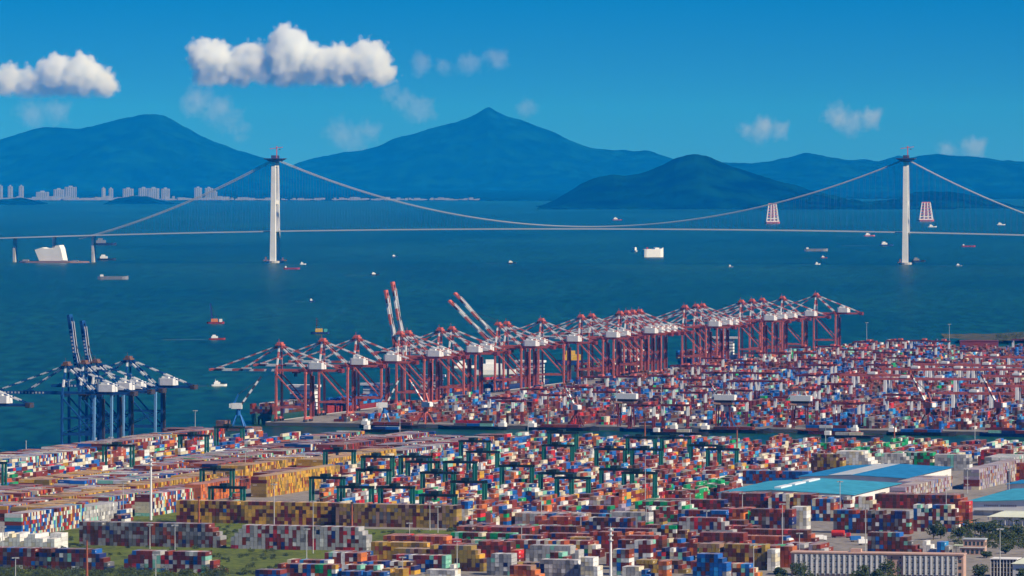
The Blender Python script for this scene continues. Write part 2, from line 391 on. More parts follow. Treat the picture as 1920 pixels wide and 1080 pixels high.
tag(mb.obj('shore_town', 'far_building'), 'low pale buildings packed along the far shore below the mountains', 'town', kind='stuff')
mb = MB(); mb.box(-19000, 400, 41000, 61000, SEA - 1, SEA + 2.2); mb.box(401, 19000, 43500, 60500, SEA - 1, SEA + 2.0)
tag(mb.obj('far_shore', 'forest'), kind='structure')

# ------------------------------------------------------------------ suspension bridge
TL, TR = P(516, 490), P(1699, 493)          # tower feet
BX = (TR - TL); BX.z = 0; span = BX.length; BX.normalize(); BT = Vector((-BX.y, BX.x, 0))
mid = (TL + TR) / 2
br = thing('suspension_bridge', (TL.x, TL.y, SEA), math.atan2(BX.y, BX.x), 'long suspension bridge with two pale concrete towers crossing the bay', 'bridge')
HT = 271.0 - SEA
def deckz(x):
    return 87.0 - SEA - 11.5 * ((x - span / 2) / (span * 0.62)) ** 2 if abs(x - span / 2) < span * 1.2 else 60
mb = MB(); n = 90; xs = [-900 + (span + 1500) * i / n for i in range(n + 1)]
for i in range(n):
    mb.hexa([(xs[i], -24, deckz(xs[i]) - 2.7), (xs[i + 1], -24, deckz(xs[i + 1]) - 2.7), (xs[i + 1], 24, deckz(xs[i + 1]) - 2.7), (xs[i], 24, deckz(xs[i]) - 2.7)],
            [(xs[i], -24, deckz(xs[i])), (xs[i + 1], -24, deckz(xs[i + 1])), (xs[i + 1], 24, deckz(xs[i + 1])), (xs[i], 24, deckz(xs[i]))])
mb.obj('deck', 'cable_steel', br)
for tx in (0.0, span):
    tw = bpy.data.objects.new('tower', None); C.link(tw); tw.parent = br; tw.location = (tx, 0, 0)
    for sy in (-1, 1):
        MB().beam((0, sy * 30, 4), (0, sy * 21, HT - 12), 11, 15, w2=8.5, h2=10).obj('leg', 'bridge_concrete', tw)
    for z in (70, 152, HT - 24):
        MB().box(-3.6, 3.6, -20 - (HT - z) * .02, 20 + (HT - z) * .02, z, z + 9).obj('crossbeam', 'bridge_concrete', tw)
    for sy in (-1, 1): MB().tube((0, sy * 30, -6), (0, sy * 30, 5), 17, 14).obj('pile_cap', 'concrete', tw)
    mb = MB(); mb.hexa([(-9, -28, HT - 12), (9, -28, HT - 12), (9, 28, HT - 12), (-9, 28, HT - 12)], [(-24, -34, HT - 4), (24, -34, HT - 4), (24, 34, HT - 4), (-24, 34, HT - 4)])
    mb.box(-24, 24, -34, 34, HT - 4, HT - 2.6); mb.obj('work_platform', 'dark_steel', tw)
    for sy in (-21, 21): MB().box(-6, 6, sy - 4, sy + 4, HT - 2.5, HT + 5).obj('saddle', 'dark_steel', tw)
HA = 62.0       # cable height at the anchorage
xa = -(516 - 148) * 1.405
def cablez(x):
    if 0 <= x <= span:
        t = (x - span / 2) / (span / 2); return deckz(span / 2) + 5 + (HT - 4 - deckz(span / 2) - 5) * t * t
    if x < 0:
        t = -x / -xa; return (HT - 4) * (1 - t) + HA * t - 34 * 4 * t * (1 - t) * .55
    t = (x - span) / 520; return (HT - 4) * (1 - t) + HA * t - 34 * 4 * t * (1 - t) * .55
cx = [xa + (-xa) * i / 24 for i in range(24)] + [span * i / 70 for i in range(71)] + [span + 500 * (i + 1) / 20 for i in range(20)]
for sy in (-1, 1):
    mb = MB()
    for i in range(len(cx) - 1): mb.tube((cx[i], sy * 21, cablez(cx[i])), (cx[i + 1], sy * 21, cablez(cx[i + 1])), 0.75, 6)
    c = mb.obj('main_cable', 'cable_steel', br)
    mb = MB()
    for i in range(len(cx) - 1):
        mb.beam((cx[i], sy * 21, cablez(cx[i]) - 1.9), (cx[i + 1], sy * 21, cablez(cx[i + 1]) - 1.9), 3.0, 0.4)
    mb.obj('catwalk', 'grey_steel', c)
mb = MB()
for sy in (-1, 1):
    x = xa + 60
    while x < span + 480:
        if cablez(x) - deckz(x) > 2: mb.beam((x, sy * 21, deckz(x)), (x, sy * 21, cablez(x)), 0.34, 0.34)
        x += 15.0
tag(mb.obj('hangers', 'dark_steel', br), kind='stuff')
for x in (-(516 - 22) * 1.405, -(516 - 97) * 1.405, -(516 - 172) * 1.405, -(516 + 53) * 1.405):
    MB().beam((x, 0, 0), (x, 0, deckz(x) - 2.8), 26, 6).obj('pier', 'concrete', br)
# anchorage block on its island
an = P(100, 489, SEA); s = 1.405
an = TL + BX * (-(516 - 103) * 1.40) - BT * 75
t = thing('anchorage', (an.x, an.y, SEA), math.atan2(BX.y, BX.x), 'white wedge-shaped cable anchorage block on its low island', 'anchorage')
prof = [(-20, 4), (27, 4), (22, 30), (19, 38), (11, 37), (9, 31), (-9, 31), (-15, 33), (-29, 28)]
prof = [(x * 1.36, z * 1.2) for x, z in prof]
mb = MB(); mb.hexa([(x, -26, z) for x, z in prof], [(x, 26, z) for x, z in prof]); mb.obj('block', 'bridge_concrete', t)
mb = MB(); ring = [(-82, -30), (-60, -44), (60, -44), (92, -26), (100, 10), (60, 46), (-60, 46), (-84, 20)]
mb.hexa([(x, y, -1) for x, y in ring], [(x * .97, y * .97, 3.8) for x, y in ring]); mb.obj('island', 'deck_brown', t)
for x in (-62, 70, 40):
    mb = MB(); mb.box(x - 8, x + 8, -34, -26, 3.9, rnd.uniform(6, 9)); mb.obj('site_hut', 'grey_steel', t)
# tower cranes on the towers
for tx, lab in ((0, 'thin red tower crane on top of the left bridge tower'), (span, 'thin red tower crane on top of the right bridge tower')):
    p = TL + BX * tx
    t = thing('tower_crane', (p.x, p.y, 271 - 2.5), math.atan2(BX.y, BX.x) + 0.1, lab, 'crane')
    MB().beam((4, 0, 0), (4, 0, 27), 2.4, 2.4).obj('mast', 'crane_red', t)
    MB().beam((-14, 0, 24.5), (20, 0, 29), 1.4, 1.6).obj('jib', 'crane_red', t)
    MB().box(9, 14, -1.5, 1.5, 22, 24).obj('counterweight', 'dark_steel', t)
    MB().box(2.4, 5.6, -1.6, 1.6, 27.1, 31).obj('cab', 'crane_red', t)

# ------------------------------------------------------------------ clouds (beyond the air box)
def cloud(label, lumps, Y, dens=0.004, soft=0.35, nscale=0.0035, ndepth=1.0, flat=None, bil=0.3, thr=0.07, rough=0.52, hull=1.4):
    """lumps: (px, py, radius px) seen at depth Y; a scattering volume inside a closed hull"""
    s = Y / FPX
    pts = [(PY(px, py, Y), r * s) for px, py, r in lumps]
    cen = sum((p for p, r in pts), Vector()) / len(pts)
    m = bpy.data.materials.new('cloud_vapour'); m.use_nodes = True; nt = m.node_tree; nt.nodes.clear()
    out = nt.nodes.new('ShaderNodeOutputMaterial'); vol = nt.nodes.new('ShaderNodeVolumePrincipled')
    vol.inputs['Color'].default_value = (0.915, 0.95, 0.985, 1); vol.inputs['Anisotropy'].default_value = 0.0
    nt.links.new(vol.outputs[0], out.inputs['Volume'])
    tc = nt.nodes.new('ShaderNodeTexCoord')
    def math_(op, a, b=None, clamp=False):
        n = nt.nodes.new('ShaderNodeMath'); n.operation = op; n.use_clamp = clamp
        for i, x in enumerate((a, b)):
            if x is None: continue
            if isinstance(x, (int, float)): n.inputs[i].default_value = x
            else: nt.links.new(x, n.inputs[i])
        return n.outputs[0]
    best = None
    for p, r in pts:
        d = nt.nodes.new('ShaderNodeVectorMath'); d.operation = 'DISTANCE'; nt.links.new(tc.outputs['Object'], d.inputs[0])
        d.inputs[1].default_value = tuple(p - cen)
        k = math_('MULTIPLY', d.outputs['Value'], -1.0 / r); k = math_('ADD', k, 1.0); k = math_('MULTIPLY', k, r / max(q for _, q in pts))
        if best is None: best = k
        else:
            best = math_('SMOOTH_MAX', best, k); best.node.inputs[2].default_value = 0.22
    if flat is not None:
        sx = nt.nodes.new('ShaderNodeSeparateXYZ'); nt.links.new(tc.outputs['Object'], sx.inputs[0])
        zb = PY(960, flat, Y).z - cen.z
        zm = math_('DIVIDE', math_('SUBTRACT', sx.outputs['Z'], zb), 130.0, True)
    vo = nt.nodes.new('ShaderNodeTexVoronoi'); vo.feature = 'SMOOTH_F1'; vo.inputs['Scale'].default_value = nscale * 2.2; vo.inputs['Smoothness'].default_value = 0.35
    nt.links.new(tc.outputs['Object'], vo.inputs['Vector'])
    nz = nt.nodes.new('ShaderNodeTexNoise'); nz.inputs['Scale'].default_value = nscale; nz.inputs['Detail'].default_value = 6; nz.inputs['Roughness'].default_value = rough
    nt.links.new(tc.outputs['Object'], nz.inputs['Vector'])
    k = math_('MULTIPLY', math_('SUBTRACT', nz.outputs['Fac'], 0.5), ndepth)
    k = math_('ADD', best, k); k = math_('ADD', k, math_('MULTIPLY', math_('SUBTRACT', 0.45, vo.outputs['Distance']), bil)); k = math_('DIVIDE', math_('SUBTRACT', k, thr), soft, True)
    if flat is not None: k = math_('MULTIPLY', k, zm)
    nt.links.new(math_('MULTIPLY', k, dens), vol.inputs['Density'])
    import bmesh
    bm = bmesh.new()
    for p, r in pts:
        q = p - cen; R = r * hull
        for i in range(26):
            z = 1 - 2 * (i + .5) / 26; t = i * 2.399963; w = math.sqrt(1 - z * z)
            bm.verts.new((q.x + R * w * math.cos(t), q.y + R * w * math.sin(t), q.z + R * z))
    res = bmesh.ops.convex_hull(bm, input=bm.verts)
    junk = list({e for e in res['geom_interior'] + res['geom_unused'] if isinstance(e, bmesh.types.BMVert)})
    bmesh.ops.delete(bm, geom=junk, context='VERTS')
    me = bpy.data.meshes.new('cloud'); bm.to_mesh(me); bm.free(); me.materials.append(m)
    return tag(link('cloud', me, loc=cen), label, 'cloud', 'clouds over the mountains')
CY = 82000
cloud('largest white cumulus cloud with three billowing heads, above the left mountain', [(395, 112, 52), (440, 125, 42), (470, 115, 46), (540, 92, 54), (535, 118, 52), (590, 118, 48), (640, 118, 48), (690, 115, 50), (715, 125, 36)] + [(x, 140, 34) for x in range(385, 715, 36)], CY, 0.020, 0.28, 0.0036, 0.85, 168, 0.36, 0.13, rough=.6)
cloud('white cumulus cloud cut off by the left edge of the picture', [(-40, 150, 48), (20, 150, 40), (60, 152, 38), (105, 140, 50), (150, 140, 52), (190, 158, 38)] + [(x, 164, 32) for x in range(-30, 200, 38)], CY, 0.018, 0.28, 0.0036, 0.85, 186, 0.36, 0.13, rough=.6)
cloud('faint ragged cloud hanging under the largest cumulus', [(370, 190, 46), (405, 200, 46), (430, 225, 36), (450, 245, 34)], 90000, 0.00072, 0.5, 0.0045, 1.9, None, 0.25, 0.22, 0.6, 1.9)
cloud('faint tall wisp of cloud behind the left bridge tower, right side', [(640, 250, 44), (665, 262, 40), (690, 245, 36)], 90000, 0.00066, 0.5, 0.0045, 1.9, None, 0.25, 0.22, 0.6, 1.9)
cloud('faint slanting wisp of cloud below the right end of the largest cumulus', [(735, 175, 32), (755, 185, 34), (785, 205, 36), (800, 215, 28)], 86000, 0.00098, 0.5, 0.0045, 1.9, None, 0.25, 0.22, 0.6, 1.9)
cloud('small thin cloud just right of the largest cumulus', [(790, 122, 32), (830, 122, 26), (878, 120, 32), (930, 112, 32)], 86000, 0.00092, 0.5, 0.0045, 1.9, None, 0.25, 0.22, 0.6, 1.9)
cloud('small puff of cloud over the middle mountain slope', [(985, 200, 26), (1000, 203, 20)], 86000, 0.00085, 0.5, 0.0045, 1.9, None, 0.25, 0.22, 0.6, 1.9)
cloud('small white cloud left of the two over the right ridge', [(1400, 242, 28), (1430, 240, 36), (1460, 246, 28)], 86000, 0.00170, 0.5, 0.0045, 1.9, None, 0.25, 0.22, 0.6, 1.9)
cloud('ring-shaped small white cloud high over the right ridge', [(1572, 218, 38), (1600, 230, 34), (1630, 222, 34)], 86000, 0.00170, 0.5, 0.0045, 1.9, None, 0.25, 0.22, 0.6, 1.9)
cloud('pair of faint puffs behind the right bridge tower', [(1775, 278, 30), (1825, 278, 36)], 90000, 0.00118, 0.5, 0.0045, 1.9, None, 0.25, 0.22, 0.6, 1.9)
cloud('faint low cloud over the saddle of the left mountain', [(60, 212, 44), (105, 210, 40)], 90000, 0.00066, 0.5, 0.0045, 1.9, None, 0.25, 0.22, 0.6, 1.9)

# ------------------------------------------------------------------ air
mb = MB(); mb.box(-43500, 43500, -1500, 76500, SEA - 2.5, 1040)
hz = mb.obj('haze', 'glass'); hz.data.materials.clear()
hm = bpy.data.materials.new('air'); hm.use_nodes = True; hm.node_tree.nodes.clear()
ho = hm.node_tree.nodes.new('ShaderNodeOutputMaterial'); hv = hm.node_tree.nodes.new('ShaderNodeVolumePrincipled')
HAZE_COL, HAZE_DENS = (0.003, 0.275, 1.0, 1), 1.75e-5
hv.inputs['Absorption Color'].default_value = (1, 1, 1, 1)
hv.inputs['Color'].default_value = HAZE_COL; hv.inputs['Density'].default_value = HAZE_DENS; hv.inputs['Anisotropy'].default_value = -0.35
hm.node_tree.links.new(hv.outputs[0], ho.inputs['Volume']); hz.data.materials.append(hm); tag(hz, kind='stuff')
# ------------------------------------------------------------------ the two terminals
land('quay_ground', -2300, BAS0, 0 - 6, 1700, 'yard_concrete')
far = land('terminal_ground', BAS1, 2480, -6, 1500, 'tarmac')
# fender line and kerb along both quays
for nm, a0, a1 in (('quay_kerb', -2300, BAS0), ('quay_kerb', BAS1, 2480)):
    mb = MB(); q = [XY(a0, -6.05), XY(a0, -4.6), XY(a1, -4.6), XY(a1, -6.05)]
    mb.hexa([Vector((p.x, p.y, 0.02)) for p in q], [Vector((p.x, p.y, 0.45)) for p in q]); tag(mb.obj(nm, 'concrete'), kind='structure')

occ = np.zeros((5000, 1500), bool); A_OFF, B_OFF = 2300, 60
def occ_sl(a0, a1, b0, b1):
    return slice(max(0, int(a0 + A_OFF)), max(0, int(math.ceil(a1 + A_OFF)))), slice(max(0, int(b0 + B_OFF)), max(0, int(math.ceil(b1 + B_OFF))))
def reserve(a0, a1, b0, b1): occ[occ_sl(a0, a1, b0, b1)] = True
def free(a0, a1, b0, b1): return not occ[occ_sl(a0, a1, b0, b1)].any()
def sheet(name, a0, a1, b0, b1, z, m, kind='structure'):
    mb = MB(); mb.quad([XY(a0, b0, z), XY(a0, b1, z), XY(a1, b1, z), XY(a1, b0, z)]); return tag(mb.obj(name, m), kind=kind)

for a0, a1, b0, b1 in ((BAS1 + .5, 19, -4, 1490), (19.2, 2470, -4, 46)): sheet('quay_apron', a0, a1, b0, b1, .06, 'yard_concrete')
# ------------------------------------------------------------------ warehouses
def warehouse(near_left, width, length, eave, ridge, roof, label, rp=0.5, band=None, lights=(), front='white_wall', text=False):
    a0, b0 = AB(near_left); reserve(a0 - 2, a0 + length + 2, b0 - 2, b0 + width + 2)
    t = thing('warehouse', XY(a0, b0), YARD_ROT, label, 'warehouse')
    # local x = inland, y = along the quay direction
    xr = width * rp
    mb = MB(); mb.hexa([(0, 0, 0), (width, 0, 0), (width, 0, eave), (xr, 0, ridge), (0, 0, eave)], [(0, length, 0), (width, length, 0), (width, length, eave), (xr, length, ridge), (0, length, eave)])
    mb.obj('wall', front, t)
    for x0, z0, x1, z1 in ((-1.2, eave - .25, xr, ridge), (xr, ridge, width + 1.2, eave - .25)):
        n = 7
        for i in range(n):       # roof sheets, each strip of sheeting its own piece with a small gap
            y0, y1 = -1.2 + (length + 2.4) * i / n, -1.2 + (length + 2.4) * (i + 1) / n - .12
            mb = MB(); mb.hexa([(x0, y0, z0 + .12), (x1, y0, z1 + .12), (x1, y1, z1 + .12), (x0, y1, z0 + .12)], [(x0, y0, z0 + .5), (x1, y0, z1 + .5), (x1, y1, z1 + .5), (x0, y1, z0 + .5)])
            mb.obj('roof_sheet', roof if not (band and x0 >= 0 and band == 'right') else 'roof_grey', t)
    for fx, y0, y1 in lights:
        z = eave + (ridge - eave) * (fx / rp if fx < rp else (1 - fx) / (1 - rp)); x = fx * width
        mb = MB(); mb.box(x - 2.6, x + 2.6, y0, y1, z + .4, z + 1.5); mb.obj('ridge_vent', 'skylight', t)
    if band == 'strip':
        for x0, x1 in ((width * .28, width * .50),):
            mb = MB(); f = lambda x: eave + (ridge - eave) * (x / xr if x < xr else (width - x) / (width - xr)) + .75
            mb.hexa([(x0, -1, f(x0) - .2), (x1, -1, f(x1) - .2), (x1, length + 1, f(x1) - .2), (x0, length + 1, f(x0) - .2)], [(x0, -1, f(x0)), (x1, -1, f(x1)), (x1, length + 1, f(x1)), (x0, length + 1, f(x0))]); mb.obj('grey_roof_bay', 'roof_grey', t)
    mb = MB()
    mb.box(6, width - 4, -2.4, -.05, eave * .36, eave * .42); mb.obj('loading_canopy', 'grey_steel', t)
    for i in range(int(width // 14)):
        MB().box(5 + i * 14, 12 + i * 14, -.3, -.04, 0.05, eave * .33).obj('door', 'grey_panel', t)
    for i in range(int(length // 18)):
        MB().box(width + .04, width + .3, 4 + i * 18, 12 + i * 18, 0.05, eave * .45).obj('door', 'grey_panel', t)
    if text:
        for k in range(16):
            if k == 7: continue
            x = 13 + k * 1.5; mb = MB(); r2 = random.Random(k)
            for j in range(3): mb.box(x - .5, x + .5, -.09 - .004 * j, -.05, eave * .70 + j * .45, eave * .70 + j * .45 + .16)
            for j in range(2):
                xx = x - .35 + j * .55 + r2.uniform(-.1, .1); mb.box(xx, xx + .16, -.12 - .004 * j, -.05, eave * .70 - .1, eave * .70 + 1.2)
            mb.obj('letter', 'sign_ink', t)
    return t
W1 = Vector((152, 4236, 0)); W2 = Vector((222, 4455, 0)); W3 = Vector((325, 4112, 0))
warehouse(W1, 101, 160, 9, 11.5, 'blue_roof_light', 'wide light blue warehouse roof with three white ridge vents, beside the container stacks', 0.40, lights=((.40, 18, 52), (.40, 62, 96), (.40, 106, 142)))
warehouse(W2, 84, 170, 9, 10.6, 'blue_roof', 'bright blue warehouse roof with a broad pale grey bay, behind the other warehouse', 0.5, band='strip')
warehouse(W3, 130, 170, 9.6, 12.5, 'blue_roof_light', 'blue roofed warehouse with white front and small lettering, at the right edge', 0.55, lights=((.36, 14, 48), (.36, 60, 92)), text=True)
p = P(1888, 903, 9); warehouse(Vector((p.x, p.y, 0)), 60, 60, 7, 8.5, 'blue_roof', 'small blue roof poking out behind the right edge warehouse', 0.5)
p = P(1228, 916, 5); warehouse(Vector((p.x, p.y, 0)), 12, 26, 5, 6, 'blue_roof', 'small blue shed beside the green gantry cranes', 0.5)

# ------------------------------------------------------------------ grass, roads
mb = MB(); n = 60
def grass_patch(label, a0, a1, b0, b1, amp, na=70, nb=70, seed=0):
    ga, gb = np.meshgrid(np.linspace(a0, a1, na), np.linspace(b0, b1, nb), indexing='ij')
    z = 0.12 + amp * np.clip(fbm(ga / 14, gb / 14, 4, seed) - .35, 0, 1) * np.clip(np.minimum(np.minimum(ga - a0, a1 - ga), np.minimum(gb - b0, b1 - gb)) / 6, 0, 1)
    v = np.stack([OX + ga * UX + gb * VX, OY + ga * UY + gb * VY, z], -1).reshape(-1, 3); idx = np.arange(na * nb).reshape(na, nb)
    f = np.stack([idx[:-1, :-1], idx[:-1, 1:], idx[1:, 1:], idx[1:, :-1]], -1).reshape(-1, 4)
    me = bpy.data.meshes.new('grass'); me.from_pydata(v.tolist(), [], f.tolist()); me.materials.append(M['grass']); me.update()
    return tag(link('grass', me), label, 'grass', kind='stuff')
grass_patch('rough green grass between the container walls', -2200, -1560, 400, 672, .9, 160, 90, 1)
grass_patch('small green verge beside the yellow and brown container block', -1558, -1330, 330, 505, .7, 60, 60, 2)

# ------------------------------------------------------------------ containers
COL = {'maroon': (.205, .032, .014), 'brown': (.095, .034, .014), 'rust': (.38, .080, .022), 'blue': (.012, .13, .46), 'navy': (.014, .030, .15),
       'white': (.80, .80, .76), 'cream': (.70, .63, .44), 'grey': (.29, .29, .29), 'pale grey': (.46, .46, .45), 'orange': (.68, .19, .04),
       'yellow': (.66, .37, .035), 'mustard': (.32, .215, .04), 'green': (.008, .34, .11), 'mint': (.24, .58, .45), 'red': (.56, .028, .024),
       'lime': (.18, .72, .03), 'pink': (.62, .13, .25), 'slate': (.14, .14, .145), 'tan': (.36, .22, .14), 'azure': (.03, .32, .70), 'lilac': (.36, .30, .40)}
PAL = {
 'mix': dict(maroon=34, brown=11, rust=11, blue=10, navy=6, white=8, cream=7, grey=4, orange=6, yellow=4, green=4, mint=3, red=5, azure=2),
 'far': dict(maroon=36, brown=18, rust=9, blue=13, navy=12, white=6, cream=3, grey=5, orange=3, mint=4, red=6, green=2, slate=9, azure=4),
 'greywall': {'slate': 26, 'grey': 36, 'brown': 22, 'maroon': 9, 'rust': 2, 'navy': 3},
 'greyred': {'pale grey': 42, 'grey': 14, 'maroon': 26, 'red': 6, 'navy': 4, 'blue': 2, 'white': 5, 'slate': 4},
 'yellowwall': dict(yellow=40, mustard=18, maroon=24, brown=22, blue=1, mint=1),
 'olivewall': dict(mustard=46, brown=26, maroon=8, tan=14, slate=3, navy=2, yellow=4),
 'yellow': dict(yellow=50, mustard=25, maroon=10, rust=8, tan=5),
 'orange': dict(orange=55, rust=25, tan=10, grey=6, maroon=6),
 'brownblue': dict(maroon=30, brown=26, navy=16, blue=6, grey=10, slate=8, mint=3, white=3),
 'brownwhite': {'maroon': 36, 'brown': 8, 'white': 10, 'pale grey': 16, 'blue': 8, 'navy': 8, 'mint': 7, 'red': 4, 'cream': 3},
 'reefer': dict(white=80, cream=16),
 'white': {'white': 50, 'cream': 25, 'pale grey': 25},
 'grey': {'pale grey': 50, 'grey': 30, 'white': 12, 'mint': 6, 'navy': 2},
 'pastel': {'lilac': 30, 'tan': 20, 'pale grey': 22, 'maroon': 16, 'grey': 12, 'cream': 6, 'blue': 4},
 'colour': dict(maroon=20, blue=22, cream=18, white=12, mint=6, rust=8, navy=8, yellow=2, red=4),
 'maroon': dict(maroon=50, brown=30, rust=12, red=6, navy=4),
 'green': dict(green=34, maroon=26, brown=20, white=8, cream=5, mint=6),
 'blue': dict(blue=46, navy=20, maroon=16, brown=10, grey=6, azure=6),
 'rust': dict(rust=45, maroon=25, orange=15, red=8, blue=4),
 'whitemix': dict(white=28, cream=18, maroon=16, blue=12, mint=10, rust=6, navy=6, grey=6),
}
PALC = {k: (list(d.keys()), np.cumsum(np.array(list(d.values()), float)) / sum(d.values())) for k, d in PAL.items()}
def pick(pal):
    n, c = PALC[pal]; return n[int(np.searchsorted(c, rnd.random()))]
TH, PW, PL = 2.62, 2.66, 12.6
boxes = []      # (a, b, z, half along a, half along b, colour name, hero index, tier, column, exposed)
heroes = []
def column_set(a0, b0, na, nb, orient, tiers, pal, hero=-1, run=0.25, check=True, filt=None):
    """a block of stacks; tiers(i, j) gives the height of stack i along a and j along b"""
    la, lb = (PL, PW) if orient == 'u' else (PW, PL)
    T = np.zeros((na + 2, nb + 2), int); lastc = {}
    for i in range(na):
        for j in range(nb):
            a, b = a0 + i * la, b0 + j * lb
            if filt and filt(a, b): continue
            if check and not free(a + .4, a + la - .9, b + .2, b + lb - .7): continue
            T[i + 1, j + 1] = max(0, int(tiers(i, j)))
    for i in range(na):
        for j in range(nb):
            n = T[i + 1, j + 1]
            if not n: continue
            a, b = a0 + i * la, b0 + j * lb
            lo = min(T[i, j + 1], T[i + 2, j + 1], T[i + 1, j], T[i + 1, j + 2])
            c = pick(pal) if rnd.random() > .2 + run * .5 else lastc.get(i, pick(pal)); lastc[i] = c
            for t in range(n):
                if t < n - 1 and t < lo:
                    continue
                if rnd.random() > run: c = pick(pal)
                front = t >= T[i, j + 1]
                split = rnd.random() < .22
                side = t >= T[i + 1, j + 2]
                parts = ((0, 1.0),) if not split else ((-.25, .49), (.25, .49))
                for off, fr in parts:
                    if split and off > 0: c = pick(pal)
                    ha, hb = (6.1 * fr, 1.22) if orient == 'u' else (1.22, 6.1 * fr)
                    boxes.append((a + la / 2 + (off * 12.2 if orient == 'u' else 0), b + lb / 2 + (off * 12.2 if orient == 'v' else 0), t * TH, ha, hb, c, hero, t, j if orient == 'u' else i, (front and (not split or off < 0)) or (side and t == n - 1)))
    reserve(a0 - .5, a0 + na * la, b0 - .5, b0 + nb * lb)

def wall(desc, x0, x1, ytop, t, pal, na=1, stair=0, rag=0.12, lstair=0, pal2=None, gap=0):
    """a wall of stacked containers, ends to the camera; left and right pixel and the row of its top edge"""
    p = P(x0, ytop, TH * t); a0, b0 = AB(p); s = p.y / FPX
    nb = max(1, round((x1 - x0) * s / VX / PW)); hid = len(heroes); heroes.append((desc, nb))
    def tiers(i, j):
        h = t
        r = nb - 1 - j
        if stair and r < stair: h = t - (stair - r)
        if lstair and j < lstair: h = min(h, t - (lstair - j))
        if rnd.random() < rag: h -= rnd.choice([1, 1, 2])
        return h
    column_set(a0, b0, na, nb, 'u', tiers, pal, hid)
def slab(desc, x0, x1, ytop, t, pal, length, nb=None, rag=0.1):
    """containers lying across, long sides to the camera, the block running away from it"""
    p = P(x0, ytop, TH * t); a0, b0 = AB(p); s = p.y / FPX
    nb = nb or max(1, round((x1 - x0) * s / VX / PL)); hid = len(heroes); na = int(length / PW); heroes.append((desc, na))
    column_set(a0, b0, na, nb, 'v', lambda i, j: t - (rnd.random() < rag), pal, hid)

# front rows first, so that later ones keep clear of them
wall('dark brown and navy wall at the lower left corner', -40, 207, 1026, 5, 'brownblue', 1, 3)
wall('brown and white wall above the lower left bushes', 232, 421, 1032, 5, 'brownwhite', 1, 4, lstair=2)
wall('white refrigerated stack at the left edge', -20, 104, 1000, 4, 'reefer', 2, 0, .5)
wall('long grey and brown wall in the grass', 148, 418, 978, 6, 'greywall', 1, 3, .04)
wall('pale grey and red wall beside the grey one', 432, 686, 984, 6, 'greyred', 1, 2, .04, lstair=3)
wall('long yellow and brown wall, left half', 330, 628, 938, 6, 'yellowwall', 1, 0, .02)
wall('long yellow and brown wall, olive right half', 629, 856, 944, 6, 'olivewall', 1, 0, .02)
wall('white and orange end of the olive wall', 857, 875, 940, 6, 'whitemix', 1, 0, .1)
slab('navy, white and blue block at the left edge', 8, 39, 963, 6, 'colour', 120)
slab('pale grey receding block left of the white mast', 112, 144, 953, 5, 'grey', 90, rag=.02)
slab('brown and blue block behind the white mast', 252, 284, 927, 6, 'colour', 95)
slab('orange block above the yellow wall', 347, 378, 908, 5, 'orange', 90)
slab('yellow and rust block running back behind the yellow wall', 470, 499, 893, 6, 'yellow', 180, rag=.03)
